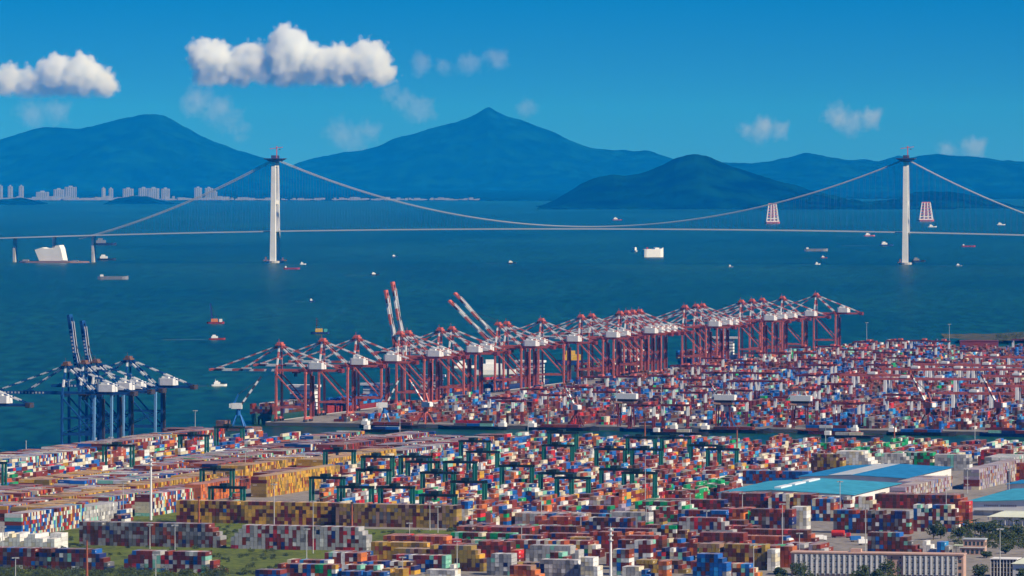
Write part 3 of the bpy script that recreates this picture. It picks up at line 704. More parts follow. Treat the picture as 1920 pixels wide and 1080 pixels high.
# lower middle and right
B = [('grey wall with mint right end at the bottom', 1012, 1088, 1049, 5, 'grey', 1, 1), ('pale wall just behind the grey bottom wall', 1040, 1116, 1044, 6, 'white', 1, 0),
 ('blue and white stack at the bottom beside the white mast', 1148, 1178, 1030, 6, 'whitemix', 1, 0), ('low white stack at the bottom', 1158, 1202, 1062, 3, 'white', 1, 1),
 ('blue stair at the bottom', 1202, 1228, 1060, 4, 'blue', 1, 3), ('orange stack at the bottom', 1226, 1248, 1052, 5, 'orange', 1, 0),
 ('yellow and orange stack at the bottom', 955, 1010, 1060, 4, 'orange', 1, 2), ('blue and brown wall in front of the yellow-brown wall', 1298, 1364, 1038, 6, 'blue', 1, 2),
 ('mustard and brown wall left of the pink building', 1310, 1436, 1019, 6, 'olivewall', 1, 0), ('white end stack left of the pink building', 1438, 1454, 1022, 6, 'white', 1, 0),
 ('stair of mixed boxes in front of the brown wall', 1232, 1302, 1027, 5, 'brownwhite', 1, 3), ('tall maroon and grey wall with stepped end', 1150, 1246, 1012, 7, 'brownwhite', 1, 2),
 ('navy strip at the bottom', 478, 522, 1068, 3, 'blue', 1, 0), ('blue stack at the bottom middle', 640, 722, 1071, 3, 'blue', 1, 0), ('yellow stack at the bottom middle', 716, 756, 1066, 3, 'yellow', 1, 0),
 ('low white row at the bottom middle', 790, 852, 1068, 2, 'white', 1, 0), ('brown and white row near the bottom middle', 645, 716, 1059, 3, 'brownwhite', 1, 1),
 ('mixed row near the bottom left of centre', 520, 632, 1057, 3, 'mix', 1, 0), ('mixed row with cream boxes near the bottom', 530, 618, 1049, 3, 'mix', 1, 0),
 ('brown and white wall in the middle', 735, 852, 1040, 4, 'brownwhite', 1, 2), ('mixed wall with mint and green boxes', 608, 702, 1036, 4, 'mix', 2, 3),
 ('tan and yellow wall with green stair', 806, 908, 1022, 6, 'olivewall', 1, 3), ('yellow and brown row', 695, 812, 1016, 5, 'yellow', 1, 1), ('rust and pale row', 718, 852, 1004, 5, 'rust', 2, 2),
 ('grey-white wall at the bottom centre', 912, 962, 1038, 5, 'grey', 1, 0), ('long maroon row behind the green row', 856, 990, 987, 4, 'maroon', 2, 0), ('green and white row', 845, 965, 998, 4, 'green', 1, 0),
 ('grey-white row with round white end', 985, 1092, 1022, 5, 'grey', 1, 2), ('mixed row near the bottom centre', 955, 1018, 1003, 4, 'mix', 1, 1), ('yellow row', 1054, 1122, 1007, 4, 'yellow', 1, 2),
 ('maroon and red row', 958, 1086, 985, 4, 'maroon', 1, 0), ('maroon row behind the tall wall', 1174, 1242, 1004, 5, 'maroon', 1, 0), ('brown and yellow stair', 1262, 1322, 994, 5, 'olivewall', 1, 3), ('yellow stack in the gap', 1330, 1364, 1000, 4, 'yellow', 1, 2),
 ('mixed brown row', 1210, 1266, 984, 4, 'mix', 1, 0), ('grey wall with red and white stair', 1272, 1374, 970, 6, 'greyred', 1, 3), ('dark brown and navy wall', 1090, 1184, 970, 5, 'brownblue', 1, 0), ('pale grey wall', 1146, 1216, 960, 5, 'grey', 1, 0),
 ('rust stack', 1366, 1404, 954, 6, 'rust', 1, 1), ('dark blue wall', 1270, 1372, 956, 5, 'blue', 1, 2), ('tan and yellow wall', 1180, 1242, 956, 5, 'olivewall', 1, 2), ('pink and white row', 965, 1092, 962, 4, 'pastel', 2, 0),
 ('mixed row with stepped end', 1090, 1152, 948, 4, 'mix', 1, 1), ('green and white low row', 1190, 1292, 940, 4, 'green', 2, 2), ('white stair behind the green cranes', 1105, 1172, 931, 5, 'pastel', 1, 3),
 ('brown, blue and white stacks by the road', 1400, 1484, 954, 6, 'brownblue', 1, 0), ('white stacks by the road', 1484, 1514, 950, 6, 'white', 1, 0), ('coloured stack beyond the road', 1522, 1560, 935, 6, 'mix', 2, 0),
 ('brown row before the light blue roof', 1345, 1440, 924, 5, 'maroon', 2, 1), ('mixed row before the light blue roof', 1440, 1520, 926, 5, 'mix', 2, 0), ('green and mint stacks before the light blue roof', 1520, 1592, 930, 5, 'whitemix', 1, 1), ('brown row behind the white and brown stacks', 1640, 1800, 926, 4, 'maroon', 2, 1), ('pale stacks under the light blue eave', 1596, 1640, 931, 4, 'whitemix', 1, 0),
 ('big brown and navy wall right of the road', 1562, 1706, 956, 6, 'brownblue', 1, 0), ('white and brown stacks right of the big wall', 1712, 1796, 946, 7, 'whitemix', 1, 2), ('rust red stack left of the white warehouse front', 1796, 1816, 940, 6, 'rust', 1, 0),
 ('brown wall with blue stair above the pink building', 1626, 1722, 998, 5, 'brownblue', 1, 4), ('white stack above the pink building', 1722, 1754, 1014, 3, 'reefer', 1, 2), ('blue stack beside the trees', 1756, 1782, 1016, 3, 'blue', 1, 1),
 ('pastel row behind the pink building', 1470, 1548, 1020, 3, 'pastel', 2, 1),
 ('blue and brown row between the warehouses', 1380, 1702, 882, 4, 'blue', 1, 2), ('olive wall with yellow stair', 1520, 1596, 851, 6, 'olivewall', 1, 4), ('white stair beside the olive wall', 1568, 1640, 846, 6, 'white', 2, 4), ('grey wall', 1640, 1702, 850, 5, 'grey', 1, 2),
 ('green and brown wall', 1672, 1756, 848, 5, 'green', 2, 1), ('white wall beyond the blue roof', 1752, 1818, 852, 5, 'grey', 1, 1), ('rust stack at the right edge', 1905, 1960, 868, 6, 'rust', 1, 0)]
for d in B: wall(d[0], d[1], d[2], d[3], d[4], d[5], d[6], d[7])
slab('long lilac block beside the light blue roof', 1636, 1706, 913, 4, 'pastel', 170, rag=.02)
slab('long pale block behind the right edge warehouse', 1806, 1836, 880, 6, 'pastel', 170, rag=.03)
slab('white block beyond the warehouses', 1845, 1890, 857, 4, 'grey', 60)

def keepclear(a, b):
    x, y = pix(XY(a, b)); return (440 < x < 598 and 905 < y < 986) or (335 < x < 432 and 926 < y < 986) or (235 < x < 350 and 962 < y < 1000)
# gantry lanes of the near terminal
GREEN = [(25, 868), (223, 835), (357, 816), (406, 880), (455, 914), (430, 801), (640, 845), (714, 856), (775, 856), (703, 881), (812, 866), (852, 866), (820, 886), (648, 896), (670, 913), (725, 913), (808, 928), (876, 903), (893, 827), (911, 847), (958, 873), (1048, 811), (1048, 835), (1150, 842), (1185, 842), (1215, 820), (1245, 820), (1171, 880), (1194, 886), (1326, 835), (1356, 842), (1040, 887), (1100, 896)]
LANES = [175] + [375 + 28.7 * k for k in range(12)]
def gantry_spots(px_list, lanes, z):
    out = []
    for px, py in px_list:
        a, b = AB(P(px, py, z)); bl = min(lanes, key=lambda q: abs(q - b))
        if abs(bl - b) > 20: bl = b
        k = [o for o in out if o[1] == bl and abs(o[0] - a) < 18]
        if k: a = k[0][0] + 19
        out.append((a, bl))
    return out
def lane_blocks(lanes, a_lo, a_hi, seg, pal, hmax, seed, base=0.30, gap=22, rows=6, filt=None, run=.25):
    for li, b in enumerate(lanes):
        a = a_lo + rnd.uniform(0, 12)
        while a < a_hi - 30:
            n = int(min(seg, a_hi - a) / PL); b0 = b - 11.5 + 1.2
            hf = lambda i, j, a=a: base * hmax + hmax * (1.15 - base) * min(1, max(0, (fbm(np.array((a + i * PL) / 55.0), np.array(b / 17.0 + j * .35), 3, seed) * 1.9 - .42))) + rnd.uniform(-1.1, .9)
            p = pal if isinstance(pal, str) else rnd.choice(pal)
            column_set(a, b0, n, rows, 'u', lambda i, j: min(hmax, hf(i, j)), p, filt=filt, run=run)
            a += n * PL + gap
lane_blocks([q for q in LANES if q > 300], -1545, -374, 240, ['mix', 'mix', 'mix', 'colour'], 5, 11, filt=keepclear)
lane_blocks([175 - 0, 118], -1500, -378, 210, ['mix', 'colour'], 5, 12, filt=keepclear)
lane_blocks([720 + 28.7 * k for k in range(14)], -1200, -374, 200, ['mix', 'mix', 'whitemix', 'green', 'maroon'], 5, 15, .5, filt=lambda a, b: (lambda q: q[0] > 1380 and q[1] > 874)(pix(XY(a, b))))
# left-hand yard: containers lying across in long ranks
for k, b in enumerate([40, 66, 205, 236, 267, 298, 329]):
    a = -1560 + rnd.uniform(0, 20)
    while a < -430:
        L = rnd.choice([110, 150, 190]); na = int(min(L, -400 - a) / PW); pal = rnd.choice(['mix', 'mix', 'colour', 'brownwhite', 'yellow' if b > 200 else 'mix', 'maroon'])
        hb = rnd.choice([3, 4, 4, 5])
        column_set(a, b, na, 2, 'v', lambda i, j: hb - (1 if fbm(np.array(i / 6.0), np.array(j + b), 2, k) > .55 else 0) - (rnd.random() < .15), pal, run=.1, filt=keepclear)
        a += na * PW + rnd.choice([6, 14, 20])
# loose fill between the depot walls of the foreground
for k in range(210):
    a = rnd.uniform(-1990, -1230); b = rnd.uniform(600, 1000)
    if b < 690 and a < -1560: continue
    x, y = pix(XY(a, b))
    if 1390 < x < 1660 and y > 950: continue
    if x > 1480 and y > 930: continue
    if x > 1300 and y < 950: continue
    n = rnd.randint(5, 22); t = rnd.choice([2, 3, 3, 4, 4, 5])
    if free(a, a + 14, b, b + n * PW): column_set(a, b, 1, n, 'u', lambda i, j: t - (1 if rnd.random() < .15 else 0) - max(0, 2 - (n - 1 - j)), rnd.choice(['mix', 'maroon', 'brownblue', 'green', 'maroon', 'olivewall', 'rust', 'mix']))
# far terminal
FARL = [62 + 29.5 * k for k in range(30)]
lane_blocks(FARL, 6, 2380, 235, ['far', 'far', 'far', 'maroon', 'blue', 'brownblue'], 5, 31, .0, 30, run=.55)

def rgb(c):
    if max(COL[c]) > .44 and min(COL[c]) > .2:
        j = rnd.uniform(.84, 1.06); return tuple(min(.88, x * j) for x in COL[c])
    j = rnd.choice((.55, .75, .9, 1.0, 1.0, 1.15)) * rnd.uniform(.85, 1.12); return tuple(min(.9, x * j) for x in COL[c])
vis = []
for i, q in enumerate(boxes):
    if q[6] < 0 or not q[9]: continue
    w = XY(q[0], q[1], q[2] + 1.3); x, y = pix(w)
    if -2 < x < 1922 and y < 1077: vis.append((w.y, i))
vis.sort(); solo = set(i for _, i in vis[:330])

def container_mesh(name, L):
    """frame rails and posts proud of recessed panels with painted rib shading, door bars on one end"""
    mb = MB(); h = 2.56; w = 1.22; l = L / 2; t = .14
    mb.box(-l + .06, l - .06, -w + .06, w - .06, .1, h - .05)
    for sx in (-1, 1):
        for sy in (-1, 1): mb.box(sx * l - (t if sx > 0 else 0), sx * l + (t if sx < 0 else 0), sy * w - (t if sy > 0 else 0), sy * w + (t if sy < 0 else 0), 0, h)
    for z0, z1 in ((.02, .16), (h - .14, h - .02)):
        for sy in (-1, 1): mb.box(-l + t, l - t, sy * (w - .01) - .05, sy * (w - .01) + .01, z0, z1)
        for sx in (-1, 1): mb.box(sx * (l - .01) - .05, sx * (l - .01) + .01, -w + t, w - t, z0, z1)
    for y in (-.75, -.3, .3, .75): mb.box(-l - .01, -l + .06, y - .035, y + .035, .2, h - .2)
    me = mb.mesh(name, 'container_paint'); uvl = me.uv_layers.new(name='panel')
    for pl in me.polygons:
        for li in pl.loop_indices:
            co = me.vertices[me.loops[li].vertex_index].co
            uvl.data[li].uv = (co.x if abs(pl.normal.y) > .5 else co.y if abs(pl.normal.x) > .5 else co.x, co.z if abs(pl.normal.z) < .5 else 1.2)
    return me
ME40, ME20 = container_mesh('container_forty', 12.19), container_mesh('container_twenty', 6.05)
TIER = ['bottom', 'second', 'third', 'fourth', 'fifth', 'sixth', 'seventh']
seen_lab = {}; again = set()
for i in sorted(solo):
    a, b, z, ha, hb, c, hi, t, col, ex = boxes[i]
    along_u = ha > 2 or (hb < 2 and ha > 1.3)
    L = max(ha, hb); d, nb = heroes[hi]
    lab = '%s container, %s tier, %s column, %s' % (c, TIER[t], nth(col + 1), d); lab = ' '.join(lab.split()[:16])
    if (hi, t, col) in seen_lab: again.add(i); continue
    seen_lab[(hi, t, col)] = 1
    o = link('shipping_container', ME40 if L > 4 else ME20, None, XY(a, b, z), YARD_ROT + (math.pi / 2 if along_u else 0))
    o.color = (*rgb(c), rnd.random())
    tag(o, lab, 'container', 'stacked shipping containers')
rest = [q for i, q in enumerate(boxes) if i not in solo or i in again]
print('containers', len(boxes))
def box_cloud(name, items, m):
    A = np.array([[q[0], q[1], q[2], q[3], q[4]] for q in items]); N = len(A)
    cols = np.array([rgb(q[5]) for q in items])
    sx = np.array([-1, 1, 1, -1] * 2); sy = np.array([-1, -1, 1, 1] * 2); sz = np.array([0.0] * 4 + [2.56] * 4)
    aa = A[:, 0:1] + A[:, 3:4] * sx; bb = A[:, 1:2] + A[:, 4:5] * sy; zz = A[:, 2:3] + sz
    V = np.stack([OX + aa * UX + bb * VX, OY + aa * UY + bb * VY, zz], -1).reshape(-1, 3)
    # the (a, b) frame is left-handed, hence the winding
    F = np.array([[4, 7, 6, 5], [0, 4, 5, 1], [1, 5, 6, 2], [2, 6, 7, 3], [3, 7, 4, 0]])
    L = (F[None] + (np.arange(N) * 8)[:, None, None]).reshape(-1)
    me = bpy.data.meshes.new(name); me.vertices.add(len(V)); me.vertices.foreach_set('co', V.ravel())
    me.loops.add(len(L)); me.loops.foreach_set('vertex_index', L.astype(np.int32))
    me.polygons.add(N * 5); me.polygons.foreach_set('loop_start', np.arange(N * 5, dtype=np.int32) * 4)
    # panel coordinates in metres: u along the panel, v up it
    uvl = me.uv_layers.new(name='panel'); UV = np.zeros((N, 5, 4, 2), np.float32)
    ha, hb = A[:, 3], A[:, 4]
    for f, h in ((1, ha), (3, ha), (2, hb), (4, hb)):
        UV[:, f, 0] = np.stack([-h, 0 * h], -1); UV[:, f, 1] = np.stack([-h, 0 * h + 2.56], -1); UV[:, f, 2] = np.stack([h, 0 * h + 2.56], -1); UV[:, f, 3] = np.stack([h, 0 * h], -1)
    UV[:, 0] = np.stack([np.stack([-ha, hb * 0 + .3], -1), np.stack([-ha, hb * 0 + 2.3], -1), np.stack([ha, hb * 0 + 2.3], -1), np.stack([ha, hb * 0 + .3], -1)], 1)
    uvl.data.foreach_set('uv', UV.ravel())
    at = me.attributes.new('Col', 'FLOAT_COLOR', 'FACE')
    cc = np.repeat(np.concatenate([cols, nrs.rand(N, 1)], 1), 5, 0); at.data.foreach_set('color', cc.astype(np.float32).ravel())
    me.polygons.foreach_set('use_smooth', np.zeros(N * 5, bool)); me.update(calc_edges=True); me.validate(); me.materials.append(M[m])
    return link(name, me)
tag(box_cloud('stacked_containers', rest, 'container_paint_bulk'), 'thousands of coloured shipping containers stacked across both terminals', 'containers', 'stacked shipping containers', 'stuff')
# ------------------------------------------------------------------ ship-to-shore cranes
# local frame: x inland, y along the quay, z up; origin under the sea-side legs
GZ = 46.5
def sts_parts(pal, raised):
    main, strp, deep = pal
    parts = {}
    def add(name, mb, mats, sub=None): parts.setdefault(name, []).append((mb.mesh(name, mats), sub))
    for x in (0, 30):
        for y in (-9, 9):
            add('leg', MB().beam((x, y, 4), (x, y * .92, GZ), 2.3, 1.9), 'crane_blue_lit' if (main == 'crane_blue' and y < 0 and x > 0) else main)
    for x in (0, 30):
        add('sill_beam', MB().box(x - 1, x + 1, -11.5, 11.5, 2.6, 4.6), main)
        add('cross_beam', MB().box(x - 1.1, x + 1.1, -9.8, 9.8, GZ, GZ + 2.2), main)
        for y in (-9, 9):
            mb = MB(); mb.box(x - .9, x + .9, y - 4, y + 4, .9, 2.5)
            for k in range(4): mb.tube((x - .8, y - 3 + 2 * k, .55), (x + .8, y - 3 + 2 * k, .55), .5, 8)
            add('bogie', mb, 'dark_steel')
    for y in (-9, 9):
        add('portal_beam', MB().beam((1, y, 14), (29, y, 14), 1.6, 2.0), main)
        add('diagonal_brace', MB().beam((1, y * .95, GZ - 1.5), (29, y, 15.4), 1.1, 1.25), main)
    if main == 'crane_blue':
        for y in (-9, 9):
            add('portal_beam', MB().beam((1, y * .96, 28), (29, y * .96, 28), 1.0, 1.3), main)
            add('diagonal_brace', MB().beam((1, y, 15.4), (29, y * .96, 27), .8, .9), main)
    for y in (-3.3, 3.3):
        add('girder', MB().box(-3, 65, y - .85, y + .85, GZ + 2.3, GZ + 4.6), main)
    mb = MB()
    for x in (-2, 12, 24, 38, 53, 63): mb.box(x - .5, x + .5, -2.4, 2.4, GZ + 2.6, GZ + 3.6)
    mb.box(-3, 65, -6.3, -4.6, GZ + 2.4, GZ + 2.6); mb.box(-3, 65, 4.6, 6.3, GZ + 2.4, GZ + 2.6)
    mb.box(62, 66, -5, 5, GZ + 1.4, GZ + 5.4)
    add('walkway', mb, deep)
    for y in (-1, 1):
        mb = MB(); mb.striped((0, y * 8.2, GZ + 2.2), (1.6, y * 3.0, GZ + 28), 1.6, 1.5, 4, (0, 1)); add('mast', mb, (main, strp))
        mb = MB(); mb.striped((2, y * 3.4, GZ + 27.4), (29.5, y * 4.6, GZ + 3), 1.15, 1.5, 7, (0, 1)); add('backstay', mb, (main, strp))
        mb = MB(); mb.striped((2.2, y * 2.4, GZ + 27.8), (62.5, y * 3.3, GZ + 4.8), .75, .95, 9, (0, 1)); add('rear_stay', mb, (main, strp))
        if not raised:
            mb = MB(); mb.striped((.8, y * 2.4, GZ + 27.8), (-64, y * 3.3, GZ + 4.8), .7, .9, 11, (1, 0)); add('fore_stay', mb, (strp, main))
            mb = MB(); mb.striped((.8, y * 3.0, GZ + 27.4), (-36, y * 3.3, GZ + 4.8), .7, .85, 7, (1, 0)); add('fore_stay', mb, (strp, main))
    mb = MB(); mb.box(-2.2, 4.6, -5.2, 5.2, GZ + 27.4, GZ + 28.8); mb.box(-1, 3.6, -3.8, 3.8, GZ + 28.8, GZ + 30.8); mb.beam((0, 0, GZ + 30.8), (0, 0, GZ + 34), .3, .3); add('apex_platform', mb, main if main == 'crane_red' else 'deck_brown')
    mb = MB(); mb.box(-.6, 2.4, -4.4, 4.4, GZ + 14, GZ + 15.4); add('mast_tie', mb, main)
    # machinery house with chamfered ends
    pts = [(31, -3.6), (33, -5.4), (45.5, -5.4), (47.5, -3.6), (47.5, 3.6), (45.5, 5.4), (33, 5.4), (31, 3.6)]
    mb = MB(); mb.hexa([(x, y, GZ + 4.9) for x, y in pts], [(x, y, GZ + 11.2) for x, y in pts]); add('machinery_house', mb, 'crane_white')
    mb = MB(); mb.box(34, 40, -3, 3, GZ + 11.25, GZ + 13.0); mb.box(42, 45, -2, 2, GZ + 11.25, GZ + 12.2); add('roof_unit', mb, 'crane_white')
    mb = MB(); mb.box(15, 21, -4.4, 4.4, GZ + .6, GZ + 2.2); add('trolley', mb, deep)
    mb = MB(); mb.box(16, 18.6, -1.4, 1.4, GZ - 2.6, GZ + .5); add('operator_cab', mb, 'glass')
    # stair tower up the landward leg
    mb = MB(); mb.box(31.3, 33.2, 8.0, 9.9, 4.7, GZ - 2)
    add('stair_tower', mb, deep)
    # boom, about its hinge
    mb = MB()
    blue = main == 'crane_blue'
    for y in (-3.3, 3.3): mb.striped((0, y, 3.4 - 2.3), (-66, y, 3.4 - 2.3), 1.5, 2.1 if not blue else 2.7, 6, (1, 0) if not blue else (0, 0))
    if blue:
        for k in range(13):
            for j in range(2): mb.box(-16 - k * 3.2 - j * .9, -15.5 - k * 3.2 - j * .9, -4.12, -4.06, .3, 2.0, 1)
            mb.box(-16.9 - k * 3.2, -15.5 - k * 3.2, -4.14, -4.06, .95 + .2 * (k % 3), 1.3 + .2 * (k % 3), 1)
    for x in (-1, -14, -27, -40, -53, -65.5): mb.box(x - .5, x + .5, -2.5, 2.5, .6, 1.8)
    mb.box(-68, -66, -4.2, 4.2, -.2, 2.2, 0)
    mb.box(-60, -52, -5.2, -4.2, 2.5, 3.6, 0 if blue else 1); mb.box(-34, -24, -5.2, -4.2, 2.5, 3.6, 0 if blue else 1)
    if raised:
        for y in (-1, 1): mb.beam((-34, y * 2.5, 2.4), (-62, y * 2.5, 3.2), .5, .5, 1); mb.beam((-6, y * 2.5, 5), (-34, y * 2.5, 2.6), .5, .5, 1)
    parts['boom'] = [(mb.mesh('boom', (main, strp)), None)]
    return parts
RED = ('crane_red', 'crane_white', 'girder_maroon'); BLU = ('crane_blue', 'crane_white', 'dark_steel')
STS = {(k, r): sts_parts(p, r) for k, p in (('red', RED), ('blue', BLU)) for r in (False, True)}
# near landward leg of each blue crane has sunlight painted in as paler blue
def sts(name, a, label, group, kind, angle, bs=1.0):
    parts = STS[(kind, angle > 0)]
    t = thing(name, XY(a, 0, 0), YARD_ROT, label, 'crane', group)
    house = None; trol = None
    for nm, lst in parts.items():
        for k, (me, _) in enumerate(lst):
            par = t
            if nm == 'roof_unit': par = house
            if nm == 'operator_cab': par = trol
            o = link(nm, me, par)
            if nm == 'machinery_house': house = o
            if nm == 'trolley': trol = o
            if nm == 'boom':
                o.location = (-3, 0, GZ + 2.3); o.rotation_euler = (0, math.radians(angle), 0); o.scale = (bs, 1, 1)
    if angle > 0:
        # hoist ropes from the apex to the boom tip
        ca, sa = math.cos(math.radians(angle)), math.sin(math.radians(angle))
        tip = Vector((-3 - 50 * ca, 0, GZ + 5 + 50 * sa))
        link('hoist_rope', MB().beam((0, 0, GZ + 28.5), tip, .35, .35).mesh('hoist_rope', 'dark_steel'), t)
    return t
def quay_a(px, off=1.0):
    return ((px - 960) * OY - FPX * (OX + off)) / (FPX * UX - UY * (px - 960))
REDX = [(525, 0), (605, 0), (669, 0), (750, 80), (765, 80), (825, 0), (847, 0), (934, 44), (950, 46), (1015, 0), (1089, 0), (1109, 0), (1162, 0), (1175, 0), (1186, 0), (1199, 0), (1284, 0), (1305, 0), (1317, 0), (1390, 0), (1410, 0), (1429, 0), (1467, 0), (1530, 0)]
for i, (px, ang) in enumerate(REDX):
    st = 'boom lowered over the water' if ang == 0 else ('boom raised almost upright' if ang > 60 else 'boom raised halfway')
    sts('quay_crane', quay_a(px), 'red and white quay crane, %s from left, %s' % (nth(i + 1), st), 'red quay cranes in a long row', 'red', ang, {750: 1.06, 765: 1.18, 934: 1.08, 950: 1.2}.get(px, 1.0))
BLUX = [(-835, 0, 'tail of a blue quay crane cut by the left picture edge'), (quay_a(125), 0, 'leftmost whole blue quay crane with its boom lowered over the water'), (quay_a(158), 81, 'blue quay crane with the taller upright boom, left of the two raised'), (quay_a(180), 81, 'blue quay crane with raised boom, right of the two raised'), (quay_a(241), 0, 'rightmost blue quay crane with a white machinery house, set apart')]
for k, (a, ang, lab) in enumerate(BLUX): sts('quay_crane', a, lab, 'blue quay cranes on the near quay', 'blue', ang, .93 if k == 3 else 1.02)

# ------------------------------------------------------------------ yard gantry cranes
def gantry_meshes(kind):
    P_ = []
    if kind == 'green':
        leg, gird, H, W = 'gantry_green', 'gantry_green_dark', 21.0, 11.9
        for x in (-W, W):
            for y in (-3.6, 3.6): P_.append(('leg', MB().beam((x, y, 1.6), (x, y * .9, H), 1.4, 1.6), leg))
            P_.append(('sill_beam', MB().box(x - .6, x + .6, -6.5, 6.5, 1.5, 2.6), leg))
            mb = MB()
            for y in (-5.6, -3.6, 3.6, 5.6): mb.tube((x - .5, y, .75), (x + .5, y, .75), .75, 8)
            P_.append(('wheel_set', mb, 'dark_steel'))
        for y in (-3.2, 3.2): P_.append(('girder', MB().box(-W - 1.2, W + 1.2, y - .6, y + .6, H + .02, H + 1.7), gird))
        P_.append(('trolley', MB().box(-4, 1.5, -4.6, 4.6, H + 1.75, H + 3.8), gird))
        P_.append(('operator_cab', MB().box(-3, -1, -1, 1, H - 2.6, H - .1), 'glass'))
        P_.append(('engine_house', MB().box(W + .7, W + 2.2, -3, 3, 2.7, 5.2), leg))
    elif kind == 'red':
        leg, gird, H, W = 'crane_white', 'girder_maroon', 22.0, 12.0
        for x in (-W, W):
            for y in (-2.6, 2.6): P_.append(('leg', MB().beam((x, y, 13), (x, y * .9, H), 1.6, 1.7), leg)); P_.append(('lower_leg', MB().beam((x, y, 1.4), (x, y, 12.95), 1.3, 1.5), gird))
            P_.append(('sill_beam', MB().box(x - .7, x + .7, -6.5, 6.5, 1.2, 2.6), gird))
        for y in (-3.2, 3.2): P_.append(('girder', MB().box(-W - 1.4, W + 1.4, y - .7, y + .7, H + .02, H + 1.9), gird))
        P_.append(('trolley', MB().box(3, 8, -4.4, 4.4, H + 1.95, H + 4.0), 'crane_red'))
    else:
        leg, gird, H, W = 'crane_white', 'girder_maroon', 23.0, 38.0
        for x in (-22, 16):
            for y in (-7, 7):
                P_.append(('leg', MB().beam((x, y, 10), (x, y * .8, H), 2.4, 3.0), leg)); P_.append(('lower_leg', MB().beam((x, y, 1.4), (x, y, 9.95), 1.6, 1.8), gird))
            P_.append(('sill_beam', MB().box(x - .8, x + .8, -9.5, 9.5, 1.2, 2.8), gird))
        for y in (-4.5, 4.5): P_.append(('girder', MB().box(-W, W, y - .8, y + .8, H + .02, H + 2.4), 'crane_red'))
        P_.append(('trolley', MB().box(-6, 2, -5.6, 5.6, H + 2.45, H + 4.8), 'crane_white'))
    return [(n, mb.mesh(n, m)) for n, mb, m in P_]
GM = {k: gantry_meshes(k) for k in ('green', 'red', 'long')}
def gantries(spots, kind, name, fmt, group):
    order = sorted(range(len(spots)), key=lambda i: pix(XY(*spots[i]))[0])
    for r, i in enumerate(order):
        a, b = spots[i]
        t = thing(name, XY(a, b, .01), YARD_ROT, fmt % nth(r + 1), 'gantry crane', group)
        for n, me in GM[kind]: link(n, me, t)
gantries(gantry_spots(GREEN, LANES, 22), 'green', 'yard_gantry_crane', 'green yard gantry crane over the near container blocks, %s from the left', 'green yard gantry cranes')
FARG = [(1628, 641), (1686, 639), (1736, 639), (1760, 640), (1744, 650), (1816, 658), (1908, 637), (1640, 661), (1682, 671), (1622, 674), (1650, 684), (1731, 679), (1578, 702), (1496, 731), (1513, 702), (1537, 685), (1602, 757), (1751, 750), (1690, 750), (1433, 662), (1471, 662), (1511, 651), (1520, 662), (1517, 674), (1575, 650), (1590, 656), (1285, 686), (1323, 686), (1408, 677), (1410, 684), (1500, 691), (1539, 685), (1391, 715), (1345, 699), (1400, 699), (1512, 704), (1377, 732), (1404, 752), (1601, 757), (1283, 736), (1490, 732), (1585, 701), (1048, 741), (1088, 726), (1110, 707), (1158, 706), (1236, 705), (928, 746), (1391, 714), (1196, 760), (1293, 760), (1000, 730), (960, 752), (1450, 745), (1535, 750), (1655, 740), (1140, 735), (1235, 728), (1330, 725), (1560, 720), (1440, 700), (1350, 672), (1460, 715), (1300, 712)]
gantries(gantry_spots(FARG, FARL, 23), 'red', 'yard_gantry_crane', 'far yard gantry crane with white legs and dark red beam, %s from the left', 'red yard gantry cranes with white legs')
LONGG = [(1640, 704), (1700, 711), (1765, 711), (1775, 684), (1853, 686), (1868, 670), (1720, 693), (1800, 693), (1880, 693), (1880, 724), (1830, 738), (1910, 706)]
gantries([AB(P(x, y, 24)) for x, y in LONGG], 'long', 'rail_gantry_crane', 'wide rail gantry crane with long red beam, %s from the left', 'wide rail-mounted gantry cranes')

# small white-housed cranes along the basin quay
for i, (px, py) in enumerate([(1160, 802), (1336, 806), (1490, 806)]):
    a, b = AB(P(px, py)); a = BAS1 + 10
    t = thing('barge_crane', XY(a, b, 0), YARD_ROT, 'barge crane with long white machinery house on the basin quay, %s from left' % nth(i + 1), 'crane', 'white-housed barge cranes')
    for x in (-7, 7):
        for y in (-4, 4): MB().beam((x, y, 0), (x * .85, y, 22), 1.1, 1.1).obj('leg', 'girder_maroon', t)
    MB().box(-9, 9, -5, 5, 22, 24).obj('platform', 'deck_brown', t)
    MB().box(-9, 11, -4, 4, 26.5, 31.5).obj('machinery_house', 'crane_white', t)
    MB().box(-8, 8, -3, 3, 24.05, 26.4).obj('underframe', 'dark_steel', t)
    for x0, x1 in ((-13, -7), (9, 4), (-3, 0)): MB().beam((x0, 0, 27), (x1, 0, 36), .9, .9).obj('strut', 'crane_white', t)
    MB().box(-8, 5, -1.5, 1.5, 36, 37.5).obj('top_beam', 'deck_brown', t)
    MB().beam((-3, -5, 23), (-3, -34, 25), 1.6, 1.6).obj('boom', 'deck_brown', t)
